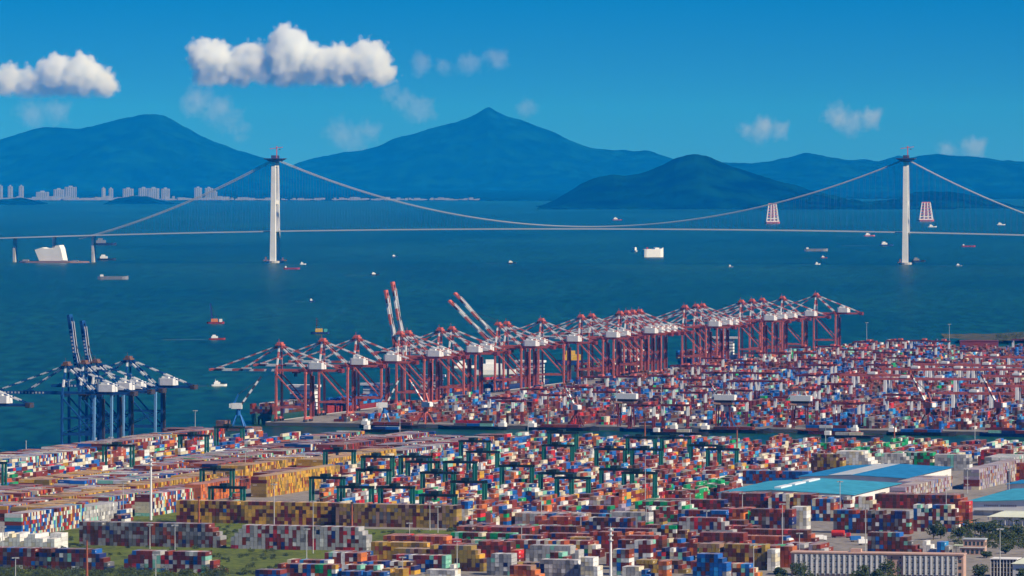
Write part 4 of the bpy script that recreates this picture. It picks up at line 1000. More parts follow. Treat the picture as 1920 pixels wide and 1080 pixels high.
# slewing portal cranes
def slewer(px, py, base, body, jibang, label, scale=1.0, striped=True, az=0.3):
    p = P(px, py); aa, bb = AB(p)
    if px > 480: p = XY(max(aa, BAS1 + 10), bb)
    t = thing('slewing_crane', (p.x, p.y, .01), YARD_ROT + az, label, 'crane', 'slewing dock cranes'); t.scale = (scale,) * 3
    for sx in (-1, 1):
        for sy in (-1, 1): MB().beam((sx * 6, sy * 6, 0), (sx * 2, sy * 2, 11), 1.3, 1.3, w2=1.0).obj('leg', base, t)
    MB().tube((0, 0, 10.8), (0, 0, 17), 2.4, 10, r2=1.9).obj('pedestal', base, t)
    MB().box(-6.5, 3.5, -2.6, 2.6, 17.1, 22.5).obj('house', body, t)
    MB().box(-8.6, -6.6, -2.4, 2.4, 18, 22).obj('counterweight', 'crane_white', t)
    MB().beam((-4, 0, 22.5), (0, 0, 31), 1.6, 1.6).obj('mast', base, t)
    c, s = math.cos(jibang), math.sin(jibang)
    mb = MB(); mb.striped((2, 0, 20), (2 + 34 * c, 0, 20 + 34 * s), 1.7, 1.7, 7, (0, 1)); mb.obj('jib', (base if base != 'paint_blue' else 'dark_steel', 'crane_white'), t)
    MB().beam((0, 0, 31), (2 + 28 * c, 0, 20 + 28 * s + 1), .4, .4).obj('tie_rope', 'dark_steel', t)
slewer(447, 800, 'paint_blue', 'crane_white', .95, 'blue and white slewing dock crane at the left corner of the far terminal', 1.0, az=.2)
slewer(676, 800, 'paint_blue', 'crane_white', 1.1, 'blue slewing dock crane with striped jib below the third red quay crane', .9, az=.3)
slewer(762, 800, 'crane_red', 'crane_white', .8, 'red slewing dock crane with a white cab and striped jib pointing left', .95, az=2.6)
slewer(1052, 803, 'girder_maroon', 'crane_white', .7, 'dark slewing dock crane with white house in the middle of the basin quay', .9, az=2.3)
slewer(1344, 806, 'paint_blue', 'crane_white', .9, 'blue slewing dock crane beside the barges in the basin', .9, az=2.8)
slewer(1740, 800, 'girder_maroon', 'crane_red', .9, 'dark red slewing dock crane, left of the two at the right end of the basin', 1.05, az=2.5)
slewer(1872, 800, 'girder_maroon', 'crane_red', .9, 'dark red slewing dock crane, right of the two at the right end of the basin', 1.05, az=2.5)

# ------------------------------------------------------------------ vessels
p = P(447, 800); mb = MB(); q = [(-22, -12), (18, -12), (24, 0), (18, 12), (-22, 12)]
mb.hexa([(x, y, SEA - 1) for x, y in q], [(x, y, 0) for x, y in q]); mb.box(-20, -11, -8, 8, 0, 6)
tag(link('crane_pontoon', mb.mesh('crane_pontoon', 'deck_brown'), None, (p.x, p.y, 0), YARD_ROT), 'rusty floating pontoon carrying the blue and white slewing crane', 'pontoon')
def hull_mb(L, B, D, bow=.22, stern=.06, draft=2.0, n=10):
    st = []
    for i in range(n + 1):
        t = i / n; x = -L / 2 + L * t; w = B / 2
        if t > 1 - bow: w *= max(.04, 1 - ((t - 1 + bow) / bow) ** 2)
        if t < stern: w *= .8 + .2 * t / stern
        sheer = D + (max(0, t - .8) / .2) ** 2 * D * .22
        st.append((x, w, sheer))
    mb = MB()
    for (x0, w0, d0), (x1, w1, d1) in zip(st, st[1:]):
        k = .86
        mb.quad([(x0, -w0 * k, -draft), (x1, -w1 * k, -draft), (x1, -w1, d1), (x0, -w0, d0)], 0)
        mb.quad([(x1, w1 * k, -draft), (x0, w0 * k, -draft), (x0, w0, d0), (x1, w1, d1)], 0)
        mb.quad([(x0, -w0, d0 - .3), (x1, -w1, d1 - .3), (x1, w1, d1 - .3), (x0, w0, d0 - .3)], 1)
    x, w, d = st[0]; mb.quad([(x, -w * .86, -draft), (x, -w, d), (x, w, d), (x, w * .86, -draft)], 0)
    x, w, d = st[-1]; mb.quad([(x, -w * .86, -draft), (x, w * .86, -draft), (x, w, d), (x, -w, d)], 0)
    return mb
def vessel(name, loc, rz, L, B, D, hull, label, cat, deck='deck_brown', houses=(), mast=0, cargo=None, group=None, bow=.22):
    t = thing(name, (loc[0], loc[1], SEA), rz, label, cat, group)
    hull_mb(L, B, D, bow).obj('hull', (hull, deck), t)
    for x0, x1, w, z0, z1, m in houses: MB().box(x0 * L, x1 * L, -w * B / 2, w * B / 2, D * z0 if z0 <= 0 else z0 + D - .25, z1 + D, ).obj('deckhouse', m, t)
    for x0, x1, w, z0, z1, m in houses[:1]:
        if z1 > 12:
            for k in range(int(z1 // 4)): MB().box(x0 * L - .06, x1 * L + .06, -w * B / 2 - .06, w * B / 2 + .06, D + 2 + k * 4, D + 2.9 + k * 4).obj('window_band', 'glass', t)
            MB().box(x0 * L - 1, x1 * L + 1, -B * .56, B * .56, D + z1 + .02, D + z1 + 2.4).obj('bridge_wing', m, t)
    if mast: MB().beam((houses[0][0] * L + 2, 0, D), (houses[0][0] * L + 2, 0, D + mast), .5, .5).obj('mast', 'pale_steel', t)
    if cargo:
        x0, x1, rows, tiers, pal = cargo; nx = max(1, int((x1 - x0) * L / 13)); cols = {}
        for i in range(nx):
            for j in range(rows):
                h = max(1, tiers - rnd.choice([0, 0, 1, 1, 2]))
                for k in range(h): cols.setdefault(pick(pal), []).append((x0 * L + 6.5 + i * 13, (j - (rows - 1) / 2) * 2.55, D + k * TH))
        mb = MB(); names = list(cols)
        for mi, c in enumerate(names):
            for x, y, z in cols[c]: mb.box(x - 6.1, x + 6.1, y - 1.22, y + 1.22, z, z + 2.56, mi)
        for c in names:
            if 'cargo_' + c not in M: m_('cargo_' + c, COL[c], .55, dirt=.3)
        tag(mb.obj('deck_cargo', ['cargo_' + c for c in names], t), kind='stuff')
    return t
UA = math.atan2(UY, UX); VA = math.atan2(VY, VX)
def on(px, py): return P(px, py, SEA)
# moored along the red quay (b about -22)
def moored(a, b): p = XY(a, b); return (p.x, p.y)
vessel('container_ship', moored(95, -25), UA + math.pi, 190, 28, 9, 'hull_green', 'green hulled container ship with white bridge under the first red quay cranes', 'ship', houses=((-.34, -.27, .9, 0, 22, 'ship_white'), (-.42, -.36, .35, 0, 15, 'ship_white')), mast=30, cargo=(-.22, .42, 9, 4, 'brownblue'))
vessel('container_ship', moored(330, -26), UA + math.pi, 200, 28, 8, 'hull_red', 'red container ship with blue boxes on deck behind the upright booms', 'ship', houses=((-.36, -.29, .9, 0, 16, 'ship_white'),), cargo=(-.25, .40, 9, 3, 'blue'))
vessel('cargo_ship', moored(640, -24), UA, 150, 24, 8, 'hull_blue', 'blue hulled cargo ship with white bridge under the half raised booms', 'ship', houses=((-.42, -.33, .9, 0, 18, 'ship_white'),), mast=22, cargo=(-.25, .35, 8, 2, 'rust'))
vessel('container_ship', moored(900, -26), UA + math.pi, 210, 30, 9, 'hull_blue', 'container ship with white wheelhouse wings in the middle of the crane row', 'ship', houses=((-.36, -.30, 1.0, 0, 20, 'ship_white'),), cargo=(-.24, .40, 10, 3, 'far'))
vessel('container_ship', moored(1310, -27), UA + math.pi, 260, 34, 10, 'hull_black', 'black hulled container ship with orange funnel deck behind the dense cranes', 'ship', houses=((-.36, -.33, .7, 0, 18, 'ship_white'), (-.42, -.38, .4, 0, 22, 'ship_orange')), cargo=(-.25, .42, 11, 4, 'far'))
vessel('container_ship', moored(1780, -27), UA + math.pi, 260, 34, 10, 'hull_blue', 'container ship with tall white bridge near the far end of the cranes', 'ship', houses=((-.36, -.33, .7, 0, 20, 'ship_white'), (-.42, -.39, .4, 0, 22, 'ship_white')), mast=44, cargo=(-.25, .42, 11, 4, 'far'))
vessel('barge', moored(-450, -14), UA, 42, 9, 3, 'hull_grey', 'small dark barge with a crane mast beside the blue quay cranes', 'barge', houses=((-.4, -.2, .8, 0, 5, 'ship_white'),), mast=16)
p = P(58, 856, SEA); vessel('work_boat', (p.x, p.y), UA, 34, 8, 2.6, 'hull_black', 'small dark work boat moored left of the blue quay cranes', 'boat', houses=((-.4, -.1, .8, 0, 4, 'ship_white'),), mast=12)
# barges in the basin
for i, (b, L, pal, hull) in enumerate([(130, 66, 'maroon', 'hull_black'), (210, 70, 'far', 'hull_black'), (300, 72, 'mix', 'hull_black'), (385, 58, 'far', 'hull_blue'), (470, 70, 'maroon', 'hull_black'), (560, 60, 'far', 'hull_red'), (650, 66, 'blue', 'hull_black'), (735, 60, 'mix', 'hull_blue')]):
    q = XY(BAS1 - 17, b); q2 = vessel('river_barge', (q.x, q.y), VA + (math.pi if i % 2 else 0), L, 13, 3.4, hull, 'dark river barge along the far side of the basin, %s from the left' % nth(i + 1), 'barge', houses=((-.47, -.38, .7, 0, 3.5, 'ship_white'), (-.46, -.41, .5, 3.51, 5.5, 'ship_white')), cargo=(-.3, .36, 4, 2 if i % 2 else 1, pal), group='river barges in the basin')
for i, (b, L, a) in enumerate([(150, 50, -120), (430, 55, -95), (600, 58, -110)]):
    q = XY(a, b); vessel('river_barge', (q.x, q.y), VA + .05, L, 12, 3.0, 'hull_black', 'river barge under way in the open basin, %s from the left' % nth(i + 1), 'barge', houses=((-.45, -.36, .7, 0, 3.5, 'ship_white'),), cargo=(-.28, .34, 4, 1, 'brownwhite'), group='river barges under way')
# the bay
V = vessel
p = on(1225, 482); V('car_carrier', p, .3, 58, 22, 22, 'ship_white', 'big white box-shaped car carrier ship in mid bay', 'ship', deck='ship_white', houses=((.05, .25, .8, 0, 4, 'ship_white'), (-.36, -.28, .3, 0, 5, 'hull_red')))
p = on(1189, 472); V('tug', p, -.8, 26, 9, 4, 'ship_white', 'white tug just left of the white car carrier', 'boat', houses=((-.2, .25, .8, 0, 9, 'ship_white'),))
def jacket_ship(px, py, w, label):
    p = on(px, py); t = thing('heavy_lift_ship', (p.x, p.y, SEA), .1, label, 'ship')
    hull_mb(w * 1.15, 36, 7, .15).obj('hull', ('crane_red', 'crane_red'), t)
    H = 78
    for x in (-.46, -.16, .16, .46):
        for y in (-12, 12):
            MB().beam((x * w, y, 7), (x * w * .6, y * .6, 7 + H), 4.0, 4.0).obj('leg', 'crane_white', t)
    for k in range(7):
        f = 1 - .4 * k / 6; z = 9 + H * k / 6.3
        for y in (-12, 12): MB().beam((-.46 * w * f, y * f, z), (.46 * w * f, y * f, z), 3.0, 4.0).obj('brace', 'crane_red' if k > 1 else 'crane_white', t)
        if k < 6:
            MB().beam((-.46 * w * f, -12 * f, z), (.3 * w * f, -12 * f, z + 12), 1.6, 1.6).obj('brace', 'crane_red', t)
            MB().beam((.46 * w * f, -12 * f, z), (-.3 * w * f, -12 * f, z + 12), 1.6, 1.6).obj('brace', 'crane_red', t)
    MB().box(-.3 * w, .3 * w, -8, 8, 7 + H, 10 + H).obj('top_deck', 'crane_red', t)
jacket_ship(1448, 419, 58, 'red ship carrying a tall red and white lattice frame, left of right tower')
jacket_ship(1736, 415, 66, 'red ship carrying a tall pale lattice frame, right of right tower')
def dredger(px, py, label, teal=False, lean=-.12, h=26):
    p = on(px, py); t = thing('dredger', (p.x, p.y, SEA), 0.05, label, 'dredger')
    hull_mb(28, 11, 3.0, .1).obj('hull', ('hull_red' if not teal else 'hull_blue', 'deck_brown'), t)
    MB().box(-7, 4, -4, 4, 2.2, 8).obj('crane_house', 'ship_yellow' if teal else 'ship_orange', t)
    MB().box(6, 11, -3.4, 3.4, 2.2, 7.5).obj('deckhouse', 'ship_teal' if teal else 'ship_white', t)
    MB().beam((-5, 0, 7), (-5 + h * lean, 0, 7 + h), 3.6 if not teal else 1.6, 3.6 if not teal else 1.6, w2=2.0, h2=2.0).obj('jib', 'hull_blue' if not teal else 'dark_steel', t)
    MB().beam((3, 0, 8), (-5 + h * lean * .9, 0, 7 + h * .9), .35, .35).obj('tie_rope', 'dark_steel', t)
dredger(404, 607, 'orange and white dredger with a dark blue jib, left of the red cranes')
dredger(600, 626, 'yellow dredger with a thin dark mast and teal cabin', True, .0, 17)
for px, py, L, hull, hm, mast, rz, lab in [
    (407, 637, 24, 'hull_red', 'ship_white', 0, .1, 'dark red hulled boat with white cabin below the orange dredger'),
    (411, 724, 18, 'ship_white', 'ship_white', 6, .2, 'small white launch under the longest lowered red boom'),
    (703, 516, 22, 'hull_black', 'ship_white', 6, .3, 'small black tug left of the upright red booms'),
    (740, 482, 18, 'hull_blue', 'ship_white', 5, .3, 'tiny white boat right of the left tower, above the black tug'),
    (960, 494, 24, 'hull_black', 'ship_white', 6, .1, 'small dark boat alone in the middle of the bay'),
    (547, 505, 40, 'hull_red', 'deck_brown', 0, .1, 'low red barge right of the left bridge tower foot'),
    (568, 496, 16, 'ship_white', 'ship_white', 6, .1, 'white launch above the red barge by the left tower'),
    (212, 524, 68, 'hull_grey', 'deck_brown', 0, .02, 'long low grey barge below the anchorage island'),
    (196, 460, 75, 'hull_black', 'hull_grey', 0, .02, 'long dark barge under the left side span'),
    (200, 488, 50, 'hull_black', 'ship_white', 8, .02, 'white cabined work ship beside the anchorage island'),
    (1157, 413, 44, 'hull_red', 'ship_white', 10, .1, 'far white ship above the middle of the bridge deck'),
    (1630, 443, 40, 'crane_red', 'ship_white', 8, .1, 'bright red ship just under the deck left of the right tower'),
    (1662, 461, 44, 'hull_blue', 'ship_white', 10, .1, 'blue and white ship left of the right tower foot'),
    (1530, 471, 70, 'hull_grey', 'deck_brown', 0, .05, 'long grey barge between the lattice ship and right tower'),
    (1545, 484, 18, 'hull_red', 'ship_white', 6, .1, 'tiny reddish boat just below the long grey barge'),
    (1533, 496, 14, 'ship_white', 'ship_white', 5, .1, 'tiny white boat below the reddish one'),
    (1748, 426, 36, 'ship_white', 'ship_white', 10, .1, 'small white ship right of the pale lattice ship'),
    (1877, 422, 36, 'ship_white', 'ship_white', 8, .1, 'small white ship near the right picture edge'),
    (1816, 463, 44, 'hull_red', 'deck_brown', 0, .1, 'low brown barge right of the right tower'),
    (1798, 499, 16, 'hull_grey', 'ship_white', 4, .1, 'tiny grey boat below the low brown barge'),
    (1370, 501, 12, 'hull_grey', 'ship_white', 4, .1, 'tiny pale boat below the middle of the bay'),
    (1722, 491, 38, 'hull_black', 'hull_grey', 0, .1, 'dark barge tied to the right tower foot'),
    (585, 566, 10, 'hull_blue', 'ship_white', 3, .1, 'tiny boat above the yellow dredger'),
    (870, 690, 30, 'ship_white', 'ship_white', 8, .4, 'white ferry seen through the crane legs'),
    (935, 702, 60, 'ship_white', 'ship_white', 10, .2, 'long white passenger vessel seen between crane legs'),
    (1085, 684, 60, 'hull_blue', 'ship_yellow', 8, .1, 'blue vessel with a yellow deckhouse seen through the crane legs')]:
    p = on(px, py); B = max(5, L * .24); D = max(2.2, L * .10)
    hs = ((-.35, .05, .8, 0, max(2.5, L * .12), hm), (-.28, -.08, .6, max(2.5, L * .12) + .01, max(4, L * .20), hm)) if hm != 'deck_brown' else ((-.42, -.32, .8, 0, 4, 'ship_white'),)
    bt = V('boat', p, rz, L, B, D, hull, lab, 'boat', houses=hs, mast=mast)
    if L < 50 and hm == 'ship_white' and 420 < py < 730:
        mb = MB()
        for sy in (-1, 1): mb.quad([(-L * .45, sy * B * .2, .25), (-L * .45, sy * B * .55, .25), (-L * 3.4, sy * B * 2.2, .12), (-L * 3.0, sy * B * 1.2, .12)])
        tag(mb.obj('wake', 'foam', bt), kind='stuff')
for px, w in ((505, 30), (527, 34), (1690, 26)):
    p = on(px, 489 if px < 1000 else 493)
    mb = MB(); mb.box(-w / 2, w / 2, -9, 9, .5, 3.5); mb.box(-w / 3, -w / 6, -5, 5, 3.5, 11); mb.box(w / 8, w / 4, -4, 4, 3.5, 9)
    tag(link('work_pontoon', mb.mesh('work_pontoon', 'deck_brown'), None, (p.x, p.y - 45, SEA), .05), 'rusty work pontoon at the foot of the %s' % {505: 'left bridge tower, left side', 527: 'left bridge tower, right side', 1690: 'right bridge tower'}[px], 'pontoon')
# ------------------------------------------------------------------ light masts
def mast_mesh(h, r, m, head, tint):
    mb = MB(); mb.tube((0, 0, 0), (0, 0, h), r, 8, r2=r * .55)
    return mb.mesh('pole', m)
MASTS = [(5, 988, 1066, 'g'), (29, 1046, 1100, 'g'), (163, 1012, 1090, 'o'), (231, 906, 976, 'g'), (281, 984, 1030, 'g'), (328, 985, 1068, 'g'), (292, 1040, 1095, 'g'), (373, 934, 982, 'o'), (660, 944, 988, 'o'), (514, 908, 985, 'g'), (587, 940, 1038, 'g'), (575, 992, 1050, 'g'), (768, 981, 1040, 'g'), (806, 940, 995, 'g'), (821, 950, 1000, 'g'), (885, 957, 1014, 'g'), (640, 1035, 1080, 'g'), (755, 1045, 1090, 'g'), (857, 1015, 1080, 'g'), (978, 985, 1045, 'g'), (1015, 930, 995, 'g'), (1089, 965, 1010, 'g'), (1212, 950, 1005, 'g'), (1210, 850, 945, 'g'), (1294, 925, 970, 'g'), (1325, 958, 1015, 'g'), (1392, 925, 985, 'g'), (1413, 1022, 1085, 'g'), (1467, 945, 1024, 'g'), (1499, 1000, 1055, 'g'), (1575, 903, 975, 'g'), (1623, 953, 1036, 'g'), (1530, 1047, 1095, 'g'), (1774, 915, 990, 'g'), (1814, 880, 925, 'g'), (1892, 880, 930, 'g'), (1875, 992, 1095, 'g'), (208, 820, 875, 'g'), (366, 770, 822, 'g'), (460, 845, 895, 'g'), (650, 830, 880, 'g'), (722, 860, 905, 'g'), (1037, 690, 800, 'g'), (998, 745, 802, 'o'), (1240, 690, 790, 'g'), (1515, 835, 885, 'g'), (1548, 800, 850, 'g'), (1677, 800, 850, 'o'), (1382, 805, 850, 'o'), (1145, 740, 800, 'g'), (1780, 745, 800, 'g'), (1828, 780, 840, 'g'), (1262, 780, 822, 'o'), (1625, 605, 650, 'g'), (1780, 608, 655, 'g'), (990, 780, 830, 'g'), (815, 770, 815, 'g')]
order = sorted(range(len(MASTS)), key=lambda i: MASTS[i][0])
for r, i in enumerate(order):
    px, y0, y1, k = MASTS[i]; p = P(px, y1); aa, bb = AB(p)
    if BAS0 - 4 < aa < BAS1 + 4: p = XY(BAS1 + 14 if aa > (BAS0 + BAS1) / 2 else BAS0 - 12, bb)
    s = p.y / FPX; h = (y1 - y0) * s
    h = min(h, 36)
    nm = 'slim grey floodlight mast' if k == 'g' else 'rust orange floodlight mast'
    t = thing('light_mast', (p.x, p.y, .01), .2, '%s, %s from the left among the yard masts' % (nm, nth(r + 1)), 'light mast', 'floodlight masts in the yards')
    m = 'pale_steel' if k == 'g' else 'rust_pole'
    link('pole', mast_mesh(h, .34 if k == 'g' else .85, m, 0, 0), t)
    if k == 'g':
        mb = MB(); mb.box(-2.2, 2.2, -.5, .5, h - .4, h + .3); mb.box(-.5, .5, -2.2, 2.2, h - .38, h + .28); mb.obj('lamp_ring', 'grey_steel', t)
    else: MB().box(-.9, .9, -.9, .9, h, h + 1.2).obj('lamp_head', 'dark_steel', t)
for px, y0, y1, lab in ((283, 853, 976, 'tall thick white mast in the left yard'), (1145, 990, 1100, 'tall thick white mast with lamp tiers at the bottom centre')):
    p = P(px, y1); s = p.y / FPX; h = (y1 - y0) * s
    t = thing('communication_mast', (p.x, p.y, .01), 0, lab, 'mast', 'thick white masts')
    MB().tube((0, 0, 0), (0, 0, h), .95, 10, r2=.6).obj('pole', 'crane_white', t)
    for k in range(3): MB().tube((0, 0, h - 1.5 - k * 3), (0, 0, h - .9 - k * 3), 1.7, 10).obj('lamp_tier', 'pale_steel', t)
    MB().tube((0, 0, h), (0, 0, h + 3), .12, 6).obj('antenna', 'pale_steel', t)

# ------------------------------------------------------------------ buildings at the lower right
p = P(1483, 1079); q = P(1806, 1084)
L = (q - p).length; rz = math.atan2(q.y - p.y, q.x - p.x)
t = thing('dormitory_block', (p.x, p.y, 0), rz, 'long pink and grey building with ranks of balconies at the lower right', 'building')
Hb = 13.6
MB().box(0, L, .9, 13, 0, Hb).obj('wall', 'pink_wall', t)
MB().box(-.4, L + .4, -.2, 13.4, Hb + .02, Hb + .9).obj('parapet', 'pink_wall', t)
def stairx(x): return L * .565 < x < L * .655
nb = 30
for i in range(nb):
    x0 = 2.2 + (L - 5.5) * i / nb; w = (L - 5.5) / nb
    if stairx(x0 + w / 2): continue
    MB().box(x0 + .02, x0 + w * .34, -.3, .85, 1.6, Hb - .6).obj('column', 'crane_white', t)
    for fl in range(4):
        z = .4 + fl * 3.25
        b = MB().box(x0 + w * .42, x0 + w * .94, .12, .86, z + .05, z + 2.95).obj('balcony', 'grey_panel', t)
        MB().box(x0 + w * .52, x0 + w * .80, .06, .11, z + 1.7, z + 2.4).obj('window', 'glass', b)
        MB().box(x0 + w * .28, x0 + w * .41, .80, .88, z + .3, z + 2.6).obj('window', 'glass', t)
for fl in range(4):
    for dx in (.585, .635): MB().box(L * dx - .4, L * dx + .4, .82, .88, 1.6 + fl * 3.2, 2.8 + fl * 3.2).obj('window', 'glass', t)
for k in range(3): MB().box(L + .0 - 3, L - 1.2, .8, .86, 1.2 + k * 4, 3 + k * 4).obj('window', 'glass', t)
MB().box(L * .34, L * .40, 5, 10, Hb + .95, Hb + 2.8).obj('roof_house', 'pink_wall', t)

p = P(1800, 1040); t = thing('gatehouse', (p.x, p.y, 0), YARD_ROT + .05, 'small two-storey pinkish house beside the palms', 'building')
MB().box(0, 16, 0, 9, 0, 4.4).obj('lower_storey', 'pink_wall', t); MB().box(2, 16, .6, 9, 4.45, 9.6).obj('upper_storey', 'pink_wall', t)
MB().box(1.6, 16.4, .2, 9.4, 9.65, 10.3).obj('roof', 'roof_grey', t); MB().box(-.3, 16.3, -.6, .55, 4.46, 4.9).obj('ledge', 'white_wall', t)
for i in range(5): MB().box(3 + i * 2.6, 4.6 + i * 2.6, .52, .62, 6, 8.4).obj('window', 'glass', t)
for i in range(5): MB().box(1.2 + i * 3, 3 + i * 3, -.08, .02, .8, 3.4).obj('window', 'glass', t)
for i in range(2): MB().box(15.98, 16.08, 1.6 + i * 3.6, 3.6 + i * 3.6, 5.8, 8.2).obj('window', 'glass', t)
p = P(1790, 1036); t = thing('entrance_canopy', (p.x, p.y, 0), YARD_ROT, 'small pale green canopy in front of the pinkish house', 'canopy')
MB().box(0, 10.5, -5, 2, 4.6, 5.1).obj('roof', 'lime_canopy', t)
for x in (.6, 9.9):
    for y in (-4.4, 1.4): MB().box(x - .2, x + .2, y - .2, y + .2, 0, 4.59).obj('post', 'grey_steel', t)
p = P(1850, 985); t = thing('canopy_hall', (p.x, p.y, 0), YARD_ROT, 'pale flat-roofed open hall behind the palms at the right edge', 'building')
mb = MB(); mb.hexa([(0, 0, 6), (44, 0, 6), (44, 34, 6), (0, 34, 6)], [(8, 10, 9), (36, 10, 9), (36, 24, 9), (8, 24, 9)]); mb.obj('roof', 'pale_roof', t)
MB().box(3, 41, 3, 31, 0, 5.95).obj('wall', 'white_wall', t)
for i in range(8): MB().box(.6 + i * 6, 1.2 + i * 6, .6, 1.2, 0, 5.98).obj('column', 'white_wall', t)
p = P(1857, 1081); t = thing('frame_hall', (p.x, p.y, 0), YARD_ROT, 'dark open-framed hall with white posts at the lower right corner', 'building')
MB().box(0, 16, 1, 14, 0, 10.4).obj('core', 'dark_steel', t); MB().box(-.4, 16.4, 0, 14.4, 10.45, 11).obj('roof', 'white_wall', t)
for i in range(9): MB().box(i * 1.96, i * 1.96 + .35, .3, .9, 0, 10.4).obj('post', 'white_wall', t)
for k in range(1, 4): MB().box(0, 16, .45, .75, k * 2.7, k * 2.7 + .25).obj('rail', 'pale_steel', t)
p = P(1899, 1088); t = thing('white_house', (p.x, p.y, 0), YARD_ROT, 'white house with sloping roof cut by the right edge at the bottom', 'building')
MB().box(0, 14, 0, 12, 0, 10).obj('wall', 'white_wall', t)
mb = MB(); mb.hexa([(-1, -1, 10.02), (15, -1, 10.02), (15, 13, 10.02), (-1, 13, 10.02)], [(6, 5, 13.5), (9, 5, 13.5), (9, 7, 13.5), (6, 7, 13.5)]); mb.obj('roof', 'pale_roof', t)
for k in range(2):
    for i in range(3): MB().box(2 + i * 4, 4.4 + i * 4, -.08, .02, 3 + k * 3, 4 + k * 3).obj('window', 'glass', t)
p = P(1560, 1008); t = thing('tank_trailer', (p.x, p.y, 0), YARD_ROT, 'red cylindrical tank trailer parked by the road', 'trailer')
MB().tube((0, 0, 3.2), (8.5, 0, 3.2), 2.0, 14).obj('tank', 'red_tank', t); MB().box(-.5, 13, -1.2, 1.2, .7, 1.15).obj('chassis', 'crane_red', t)
for x in (.8, 2.2, 10.5, 12): MB().tube((x, -1.25, .5), (x, 1.25, .5), .5, 10).obj('wheel_pair', 'dark_steel', t)
MB().box(10, 12.6, -1.2, 1.2, 1.2, 3.4).obj('cab', 'red_tank', t)
# cars and trucks on the open ground by the road
def vehicle(px, py, m, kind, lab, rz):
    p = P(px, py); t = thing('parked_truck' if kind == 't' else 'parked_car', (p.x, p.y, .02), rz, lab, 'truck' if kind == 't' else 'car')
    if kind == 't':
        MB().box(-4, 3, -1.25, 1.25, 1.2, 3.9).obj('cargo_box', m, t); MB().box(3.2, 5.4, -1.2, 1.2, .7, 3.3).obj('cab', 'ship_white', t); xs = (-3, -1.8, 4.3)
    else:
        mb = MB(); mb.box(-2.2, 2.2, -.9, .9, .35, .95); mb.hexa([(-1.7, -.85, .95), (1.2, -.85, .95), (1.2, .85, .95), (-1.7, .85, .95)], [(-1.2, -.7, 1.5), (.5, -.7, 1.5), (.5, .7, 1.5), (-1.2, .7, 1.5)]); mb.obj('body', m, t); xs = (-1.4, 1.4)
    for x in xs: MB().tube((x, -1, .42), (x, 1, .42), .42, 10).obj('wheel_pair', 'dark_steel', t)
for px, py, m, k, lab, rz in [(1507, 1012, 'paint_blue', 't', 'blue truck parked left of the red tank trailer', -.3), (1480, 1020, 'ship_white', 't', 'white truck parked beside the floodlight mast', 1.2), (1535, 1014, 'ship_white', 't', 'white truck between the blue truck and tank trailer', .2), (1462, 1024, 'paint_blue', 'c', 'blue car beside the white truck', .1), (1800, 992, 'paint_blue', 't', 'blue truck among the trees at right', .2), (1840, 990, 'paint_blue', 't', 'blue truck in front of the palms', .1), (1605, 1016, 'paint_blue', 't', 'dark blue truck right of the tank trailer', .2), (1855, 963, 'hull_black', 'c', 'dark car in front of the white warehouse', .1), (1822, 962, 'paint_blue', 't', 'dark blue truck at the white warehouse corner', .1), (1620, 1022, 'ship_white', 't', 'white truck beside the brown wall with blue stair', .2)]:
    vehicle(px, py, m, k, lab, rz)

# ------------------------------------------------------------------ trees, palms, shrubs
def leaf_cloud(mb, cen, rx, ry, rz_, n, size, r):
    """small tilted leaf faces filling an uneven crown"""
    lumps = [(r.uniform(-.55, .55), r.uniform(-.55, .55), r.uniform(-.4, .65), r.uniform(.35, .6)) for _ in range(7)] + [(0, 0, 0, .6)]
    for _ in range(n):
        lx, ly, lz, lr = r.choice(lumps)
        u_, v_ = r.uniform(-1, 1), r.uniform(0, 6.283); w = math.sqrt(1 - u_ * u_); k = lr * r.uniform(.55, 1.05)
        c = Vector((cen[0] + rx * (lx + k * w * math.cos(v_)), cen[1] + ry * (ly + k * w * math.sin(v_)), cen[2] + rz_ * (lz + k * u_)))
        s = size * r.uniform(.6, 1.3); t1 = Vector((r.uniform(-1, 1), r.uniform(-1, 1), r.uniform(-.6, .6))).normalized(); t2 = t1.orthogonal().normalized()
        mb.quad([c - t1 * s - t2 * s * .5, c + t1 * s - t2 * s * .6, c + t1 * s * .8 + t2 * s * .6, c - t1 * s * .7 + t2 * s * .5])
def tree(px, py, h, w, lab, seed):
    r = random.Random(seed); p = P(px, py)
    t = thing('broadleaf_tree', (p.x, p.y, 0), 0, lab, 'tree', 'broadleaf trees at the lower right')
    mb = MB(); mb.tube((0, 0, 0), (.2, 0, h * .55), .35, 7, r2=.2)
    for k in range(4):
        a = k * 1.6 + r.uniform(0, 1); mb.tube((.1, 0, h * .35), (math.cos(a) * w * .3, math.sin(a) * w * .3, h * .7), .16, 5, r2=.06)
    mb.obj('trunk', 'trunk', t)
    mb = MB(); leaf_cloud(mb, (0, 0, h * .52), w * .62, w * .62, h * .52, 760, .52, r); mb.obj('crown', 'leaf', t)
